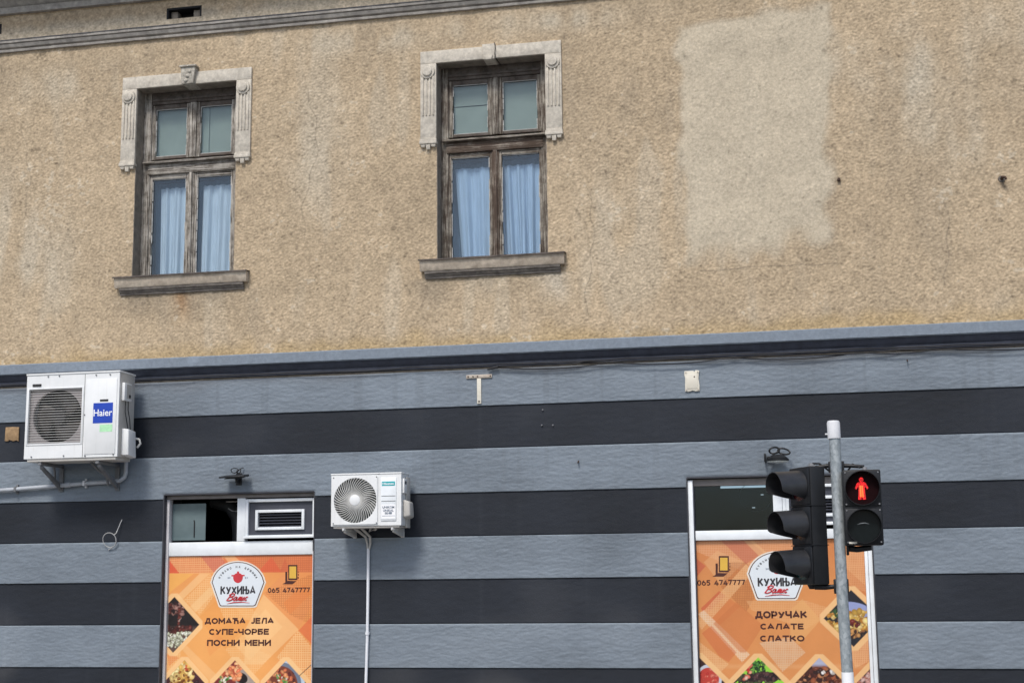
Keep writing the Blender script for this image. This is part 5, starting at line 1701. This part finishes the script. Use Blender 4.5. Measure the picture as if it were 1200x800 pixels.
dp = thing("pipe", "thin white drain pipe running down the wall from the small air conditioner", "pipe", (-4.255, -0.03, 1.0))
bb = (-4.255, -.03, 1.0)
MB(bb).tube([(-4.251, -.03, 1.90), (-4.252, -.028, 1.60), (-4.256, -.028, 1.10), (-4.268, -.028, 0.62), (-4.272, -.028, 0.12)], .0145, 10).build("pipe_length", M_pipew, dp, smooth=60)
MB(bb).tube([(-4.255, -.028, 1.113), (-4.2565, -.028, 1.086)], .021, 12).build("pipe_collar", M_pipew, dp, smooth=40)
for dx, dx2 in ((-.07, -.012), (.0, .014)):
    MB(bb).tube([(-4.26 + dx - .03, -.16, 2.098), (-4.255 + dx * .8, -.12, 2.055), (-4.245 + dx * .35 + (.02 if dx == 0 else 0), -.06, 2.01), (-4.245 + dx2 * 1.2, -.035, 1.945), (-4.251 + dx2 * .5, -.03, 1.885)], [.014, .014, .013, .011, .009], 8).build("hose", M_hose, dp, smooth=60)

# ------------------------------------------------------------------ lamps over the shop windows
def loop_pts(cx, cy, cz, rx, rz, tilt, n=20, a0=0, a1=2 * math.pi):
    P = []
    for i in range(n + 1):
        a = a0 + (a1 - a0) * i / n
        u, v = rx * math.cos(a), rz * math.sin(a)
        P.append((cx + u * math.cos(tilt) - v * math.sin(tilt), cy + .01 * math.sin(a * 2), cz + u * math.sin(tilt) + v * math.cos(tilt)))
    return P
l1 = thing("floodlight", "flat black floodlight with tangled cable above the left shop window", "floodlight", (-5.60, -0.02, 2.61), "floodlights above the shop windows")
MB().hexa([(-.140, -.17, -.012), (.125, -.17, -.004), (.125, -.03, .012), (-.115, -.03, .006), (-.140, -.17, .004), (.125, -.17, .014), (.125, -.03, .034), (-.115, -.03, .030)]).build("lamp_body", M_tlblack, l1, bevel=.004)
MB().hexa([(-.085, -.155, -.020), (.085, -.155, -.014), (.085, -.05, .002), (-.085, -.05, .0), (-.085, -.155, -.0125), (.085, -.155, -.0065), (.085, -.05, .012), (-.085, -.05, .008)]).build("lamp_glass", M_lensdark, l1)
MB().box(-.012, .012, -.06, .02, -.05, -.006).box(-.03, .03, .004, .02, -.07, .05).build("bracket", M_tlblack, l1, bevel=.003)
MB().tube(loop_pts(-.03, -.04, .072, .034, .024, .1), .0045, 6).tube(loop_pts(.025, -.05, .065, .022, .016, .8), .0045, 6).tube([(-.005, -.05, .03), (.0, -.04, .06), (.03, -.03, .09), (.05, .0, .10)], .0045, 6).build("cable", M_cable, l1, smooth=60)

l2 = thing("floodlight", "round grey lamp with looped black cable above the right shop window", "floodlight", (-0.33, -0.02, 2.63), "floodlights above the shop windows")
MB().tube([(0, -.10, -.004), (0, -.10, .012), (0, -.095, .034), (0, -.09, .05)], [.096, .100, .074, .030], 28).build("lamp_body", M_tlside, l2, smooth=40)
MB().tube([(0, -.10, -.014), (0, -.10, -.0045)], [.085, .100], 24).build("lamp_glass", plain("pale_lamp_glass", (.55, .62, .62), .2, .05, 10), l2, smooth=40)
MB().box(-.125, -.108, -.12, .02, -.004, .07).box(-.10, -.03, -.03, .02, .02, .05).build("bracket", M_tlblack, l2, bevel=.003)
MB().tube(loop_pts(-.030, -.08, .098, .046, .028, .15), .0085, 6).tube(loop_pts(.055, -.08, .086, .055, .026, -.25), .0085, 6).tube([(-.09, -.06, .03), (-.03, -.08, .065), (.0, -.08, .09), (.02, -.05, .12)], .006, 6).tube([(.07, -.09, .03), (.03, -.08, .06), (.0, -.08, .085)], .006, 6).build("cable", M_cable, l2, smooth=60)

# ------------------------------------------------------------------ small things on the wall
w = MB((-6.9, -.02, 2.1))
w.tube([(-6.847, .0, 2.225), (-6.855, -.02, 2.19), (-6.870, -.03, 2.14), (-6.889, -.035, 2.09)] + [(-6.951 + .072 * math.cos(a), -.05 - .02 * math.sin(a), 2.022 + .072 * math.sin(a)) for a in np.linspace(0.75, -5.9, 30)] + [(-6.885, -.03, 1.99), (-6.92, -.028, 1.955), (-6.975, -.02, 1.925)], .0042, 6)
o = w.build("wire_loop", M_cablegrey, None, smooth=60); o.location = (-6.9, -.02, 2.1)
tag(o, "thin grey wire coiled in a loop hanging from the striped wall", "wire")

tb = thing("metal_bracket", "white T-shaped metal bracket screwed to the grey band under the ledge", "bracket", (-3.146, -0.012, 3.53))
MB().box(-.129, .129, -.008, .0, -.017, .018).build("cross_bar", M_steel, tb, bevel=.003)
MB().box(-.022, .020, -.007, .0, -.265, -.0175).build("stem", M_cream, tb, bevel=.003)
for x, z in ((-.108, 0), (-.06, 0), (-.015, 0), (.112, 0), (-.001, -.243)):
    MB().tube([(x, -.008, z), (x, -.011, z)], .008, 8).build("screw", M_rust, tb)

pl = thing("cover_plate", "cream square plate with broken corner screwed to the grey band", "plate", (-1.095, -0.012, 3.405))
MB().prism([(-.068, -.095), (-.030, -.098), (.0, -.088), (.030, -.097), (.066, -.094), (.068, -.04), (.060, .02), (.064, .065), (.070, .098), (.035, .103), (.022, .085), (.014, .098), (-.070, .097), (-.072, .06), (-.064, .03), (-.067, -.03)], -.010, .0).build("plate", M_cream, pl, bevel=.002)
MB().prism([(-.050, -.07), (.048, -.07), (.048, .07), (-.050, .07)], -.014, -.0101).build("raised_field", M_cream, pl, bevel=.003)
for x, z in ((-.056, .082), (.055, .084), (-.055, -.082), (.053, -.080), (.022, .040)):
    MB().tube([(x, -.010, z), (x, -.0155, z)], .007, 8).build("screw", M_steel if z != .040 else M_rust, pl)

bp = MB((-8.106, -.004, 3.12)).prism([(-8.186, 3.055), (-8.15, 3.05), (-8.13, 3.066), (-8.09, 3.05), (-8.05, 3.06), (-8.028, 3.045), (-8.03, 3.195), (-8.10, 3.200), (-8.182, 3.198)], -.012, .004).build("mortar_patch", M_brown, None, bevel=.004)
bp.location = (-8.106, -.004, 3.12)
tag(bp, "brown bare mortar square on the dark band left of the large air conditioner", "patch")

hk = thing("iron_hook", "rusty iron hook stub sticking out of the stucco at far right", "hook", (1.789, -0.004, 5.166))
MB().tube([(0, .0, 0), (0, -.05, .004), (.02, -.065, .0), (.035, -.06, -.02)], [.016, .015, .012, .009], 8).build("stub", M_rust, hk, smooth=60)
MB().tube([(0, .004, .0), (0, -.010, .0)], [.034, .028], 10).build("mortar_collar", M_sill_dark, hk)
def nail(name, x, z, label, cat, r=.009, l=.03, mat=M_rust, group=None, z2=0):
    o = MB().tube([(0, .004, 0), (0, -l, z2)], [r, r * .8], 8).build(name, mat, None, smooth=40)
    o.location = (x, -.006, z)
    return tag(o, label, cat, group)
nail("iron_bolt", 0.334, 5.257, "small dark bolt in the stucco beside the pale repaired patch", "bolt", .016, .03)
nail("bent_nail", 0.863, 3.528, "short black nail in the grey band below the sagging cable", "nail", .006, .045, M_rust, None, -.02)
nail("bent_nail", -2.189, 2.688, "short black nail in the light band under the three wall plugs", "nail", .008, .04, M_rust, None, -.02)
for x, z, w_ in ((-2.527, 3.186, "topmost"), (-2.538, 3.039, "lower left"), (-2.43, 3.036, "lower right")):
    nail("wall_plug", x, z, "tiny grey wall plug in the upper dark band, " + w_ + " of the three", "wall plug", .009, .006, M_bracket, "wall plugs in the dark band")

# slack cables pinned under the ledge
cl = thing("cable_bundle", "slack black cables pinned along the wall under the painted ledge", "cable", (-1.0, -0.05, 3.62))
bb = (-1.0, -.05, 3.62)
for k, (z, sag, xa, xb) in enumerate(((3.640, .010, BX0 + .1, BX1 - .1), (3.622, .022, -2.95, BX1 - .1), (3.612, .034, -2.95, BX1 - .1))):
    P, x = [], xa
    i = 0
    rg = random.Random(k + 3)
    while x < xb:
        L = rg.uniform(.7, 1.3)
        s_ = sag * rg.uniform(.4, 1.3)
        for j in range(8):
            t = j / 8
            P.append((min(x + L * t, xb), -.045 + .006 * math.sin(9 * x + k), z - s_ * 4 * t * (1 - t) + .004 * math.sin(x * 3 + k)))
        x += L
    MB(bb).tube(P, .0055, 6).build("cable", M_cable, cl, smooth=60)
MB(bb).tube([(-2.95, -.045, 3.612), (-3.0, -.04, 3.604), (-3.06, -.035, 3.592)], [.012, .014, .006], 8).build("taped_end", M_cable, cl, smooth=60)

# ------------------------------------------------------------------ traffic light
TY = -3.0
tl = thing("traffic_light", "traffic light on galvanised pole with red standing figure lit", "traffic light", (0.150, TY, 0.0))
TB = (0.150, TY, 0.0)
MB(TB).tube([(0.165, TY, 0.0), (0.157, TY, 0.86), (0.145, TY, 1.442), (0.1435, TY, 2.57)], .0395, 28).build("pole", M_galv, tl, smooth=50)
cp = MB(TB).tube([(0.1405, TY, 2.555), (0.139, TY, 2.668), (0.139, TY, 2.682)], [.046, .046, .040], 28).build("pole_cap", M_capgrey, tl, smooth=40)
MB(TB).tube([(0.097, TY - .01, 2.588), (0.078, TY - .012, 2.588)], .006, 8).build("set_screw", M_capgrey, cp)
MB(TB).tube([(0.1585, TY, 0.62), (0.1555, TY, 0.935)], .0415, 28).build("paper_wrap", M_textwhite, tl, smooth=50)
MB(TB).tube([(0.165, TY, .004), (0.165, TY, .02)], .13, 24).build("base_flange", M_galv, tl, bevel=.003)
# clamps and arms
MB(TB).box(.090, .200, TY + .005, TY + .062, 2.318, 2.396).build("upper_clamp", M_tlblack, tl, bevel=.006)
MB(TB).box(.090, .193, TY + .005, TY + .062, 1.470, 1.572).build("lower_clamp", M_tlblack, tl, bevel=.006)


def arm(pts, r0, r1):
    MB(TB).tube(pts, [r0] + [(r0 + r1) / 2] * (len(pts) - 2) + [r1], 10).build("arm", M_tlblack, tl, smooth=50)
arm([(.10, TY + .035, 2.368), (.04, TY + .035, 2.362), (-.045, TY + .035, 2.352)], .016, .012)
arm([(.19, TY + .035, 2.366), (.25, TY + .035, 2.362), (.335, TY, 2.352)], .016, .012)
arm([(.10, TY + .035, 1.520), (.03, TY + .035, 1.515), (-.04, TY + .035, 1.520)], .016, .022)
arm([(.19, TY, 1.785), (.26, TY, 1.775), (.36, TY - .02, 1.785)], .024, .020)
MB(TB).box(.188, .205, TY - .04, TY + .04, 1.735, 1.83).build("head_clamp", M_tlblack, tl, bevel=.004)


def place(name, loc, rotz):
    o = bpy.data.objects.new(name, None)
    o.empty_display_size = .1
    o.location = Vector(loc) - Vector(TB)
    o.rotation_euler = (0, 0, rotz)
    COL.objects.link(o)
    o.parent = tl
    return o


# --- pedestrian head: local front faces -y
def hood(r, length, drop0, y0, n=36, th=.004, span=1.0, tilt=.0):
    """open tube visor: full ring near the lens, longer on top than at the bottom"""
    P = []
    for i in range(n + 1):
        a = -math.pi / 2 + 2 * math.pi * i / n
        up = (math.sin(a) + 1) / 2
        L = drop0 + (length - drop0) * up ** span
        P.append((a, L))
    vs_o, fs = [], []
    m = MB()
    rows = []
    for rr, e in ((r, 0), (r, 1), (r - th, 1), (r - th, 0)):
        rows.append([(rr * math.cos(a), y0 - L * e, rr * math.sin(a) - tilt * L * e) for a, L in P])
    m.grid_surf(rows + [rows[0]])
    return m


def ped_figure(cx, cz, s):
    m = MB()
    def E(x, z, rx, rz, n=14): m.prism([(cx + s * (x + rx * math.cos(a)), cz + s * (z + rz * math.sin(a))) for a in np.linspace(0, 2 * math.pi, n + 1)[:-1]], -.004, .0)
    def Pp(pts): m.prism([(cx + s * x, cz + s * z) for x, z in pts], -.005, -.0005)
    E(0, .40, .10, .11)
    Pp([(-.13, -.02), (.13, -.02), (.20, .24), (.13, .29), (-.13, .29), (-.20, .24)])
    Pp([(-.20, .25), (-.30, .02), (-.24, -.05), (-.13, .15)])
    Pp([(.13, .15), (.24, -.05), (.30, .02), (.20, .25)])
    Pp([(-.14, -.015), (-.005, -.015), (-.03, -.50), (-.17, -.50)])
    Pp([(.005, -.015), (.14, -.015), (.17, -.50), (.03, -.50)])
    return m


M_lensred_lit = plain("dark_red_lens_cover", (0.012, 0.003, 0.004), 0.5, 0.2, 30, spec=0.05)
# housing (with the lamp units as parts)
ph = MB().box(-.130, .130, -.02, .14, -.262, .262).build("pedestrian_head", M_tlside, tl, bevel=.010)
ph.location = Vector((.312, TY - .085, 2.062)) - Vector(TB)
ph.rotation_euler = (0, 0, rad(2))
for cz, red in ((.132, True), (-.130, False)):
    MB().box(-.124, .124, -.028, -.0205, cz - .122, cz + .122).build("lamp_door", M_tlblack, ph, bevel=.006)
    hood(.119, .085, .030, -.022).add([], []).build("visor", M_tlblack, ph, smooth=50)
    MB().tube([(0, -.030, cz), (0, -.0285, cz)], .113, 32).build("lens", M_lensred_lit if red else M_lensdark, ph)
    bpy.context.view_layer.update()
# visors were built at the origin: move to their lamps
vis = [c for c in ph.children if c.name.startswith("visor")]
vis[0].location = (0, -.0, .132)
vis[1].location = (0, -.0, -.130)
fg = ped_figure(-.004, .130, .152).build("red_figure", led_emit("red_lamp_glow", (1.0, 0.012, 0.016), 2.0, 95), ph)
fg.location = (0, -.031, 0)
core_ = MB().prism([(-.012, .070), (.0, .072), (.0, .150), (-.012, .150)], -.001, .0).prism([(.004, .070), (.014, .070), (.010, .150), (.002, .150)], -.001, .0).build("figure_core", emit("orange_lamp_glow", (1.0, 0.10, 0.02), 2.6), ph)
core_.location = (-.006, -.0375, 0)
MB().tube([(-.045, -.031, -.118), (-.02, -.034, -.110), (.01, -.034, -.109), (.035, -.031, -.116)], [.001, .004, .004, .001], 6).build("lens_glint", plain("pale_lens_glint", (.22, .24, .25), .3, .1, 10), ph, smooth=60)  # pale arc stands in for the highlight on the dark lens
MB().box(-.106, -.052, -.0295, -.0285, -.250, -.236).build("maker_plate", M_cream, ph)
MB().tube([(.03, .05, .262), (.03, .05, .285)], [.022, .012], 12).build("top_nut", M_bracket, ph)

# vehicle head, turned to the left
ang = -rad(58)       # local -y (front) turned towards -x
vh = MB().box(-.130, .130, .0, .125, -.415, .415).build("vehicle_head", M_tlside, tl, bevel=.012)
ax_ = Vector((math.cos(ang), math.sin(ang), 0))
# front right edge (local x=+.13, y=0) sits where the photo shows the corner
corner = Vector((-.040, TY - .06, 1.948))
vh.rotation_euler = (0, 0, ang)
vh.location = corner - Matrix.Rotation(ang, 3, 'Z') @ Vector((.130, 0, 0)) - Vector(TB)
for k, (cz, lm) in enumerate(((.277, M_lensred), (.0, plain("unlit_amber_lens", (.05, .018, .008), .2, .15, 30)), (-.277, M_lensgreen))):
    MB().box(-.126, .126, -.014, -.0005, cz - .134, cz + .134).build("lamp_door", M_tlblack, vh, bevel=.008)
    MB().tube([(0, -.022, cz), (0, -.0145, cz)], [.085, .104], 32).build("lens", lm, vh, smooth=40)
    # visor: covers the upper part, cut away below
    m = MB()
    n = 40
    rows = []
    for rr, e in ((.114, 0), (.114, 1), (.110, 1), (.110, 0)):
        row = []
        for i in range(n + 1):
            a = rad(-52) + rad(284) * i / n
            up = max(0.0, math.sin(a) * .5 + .5)
            dn = -math.degrees(math.asin(math.sin(a)))
            L = .212 * min(1.0, .90 + .12 * up) * (1.0 if dn < 14 else max(.02, 1 - (dn - 14) / 38))
            row.append((rr * math.cos(a), -.0146 - L * e, rr * math.sin(a) + cz - .07 * L * e))
        rows.append(row)
    m.grid_surf(rows + [rows[0]])
    m.build("visor", M_visor, vh, smooth=45)
for zz in (-.1385, .1385):
    MB().box(-.134, .134, -.017, .129, zz - .003, zz + .003).build("seam_flange", M_tlblack, vh, bevel=.001)
MB().tube([(.06, .06, .415), (.06, .06, .44)], [.03, .014], 12).build("top_nut", M_bracket, vh)
MB().tube([(.0, .06, -.445), (.0, .06, -.415)], [.02, .035], 12).build("bottom_nut", M_tlblack, vh)
MB(TB).tube([(.150, TY + .040, 2.30), (.10, TY + .075, 2.33), (.03, TY + .06, 2.385), (-.02, TY + .02, 2.385)], .007, 8).build("feed_cable", M_cable, tl, smooth=60)
MB(TB).tube([(.165, TY + .040, 2.28), (.21, TY + .07, 2.31), (.26, TY + .04, 2.375), (.31, TY, 2.345)], .007, 8).build("feed_cable", M_cable, tl, smooth=60)
for cz in (.132, -.130):
    for dx in (-.112, .112):
        for dz in (-.110, .110):
            MB().tube([(dx, -.0275, cz + dz), (dx, -.032, cz + dz)], .006, 8).build("door_screw", M_bracket, ph)
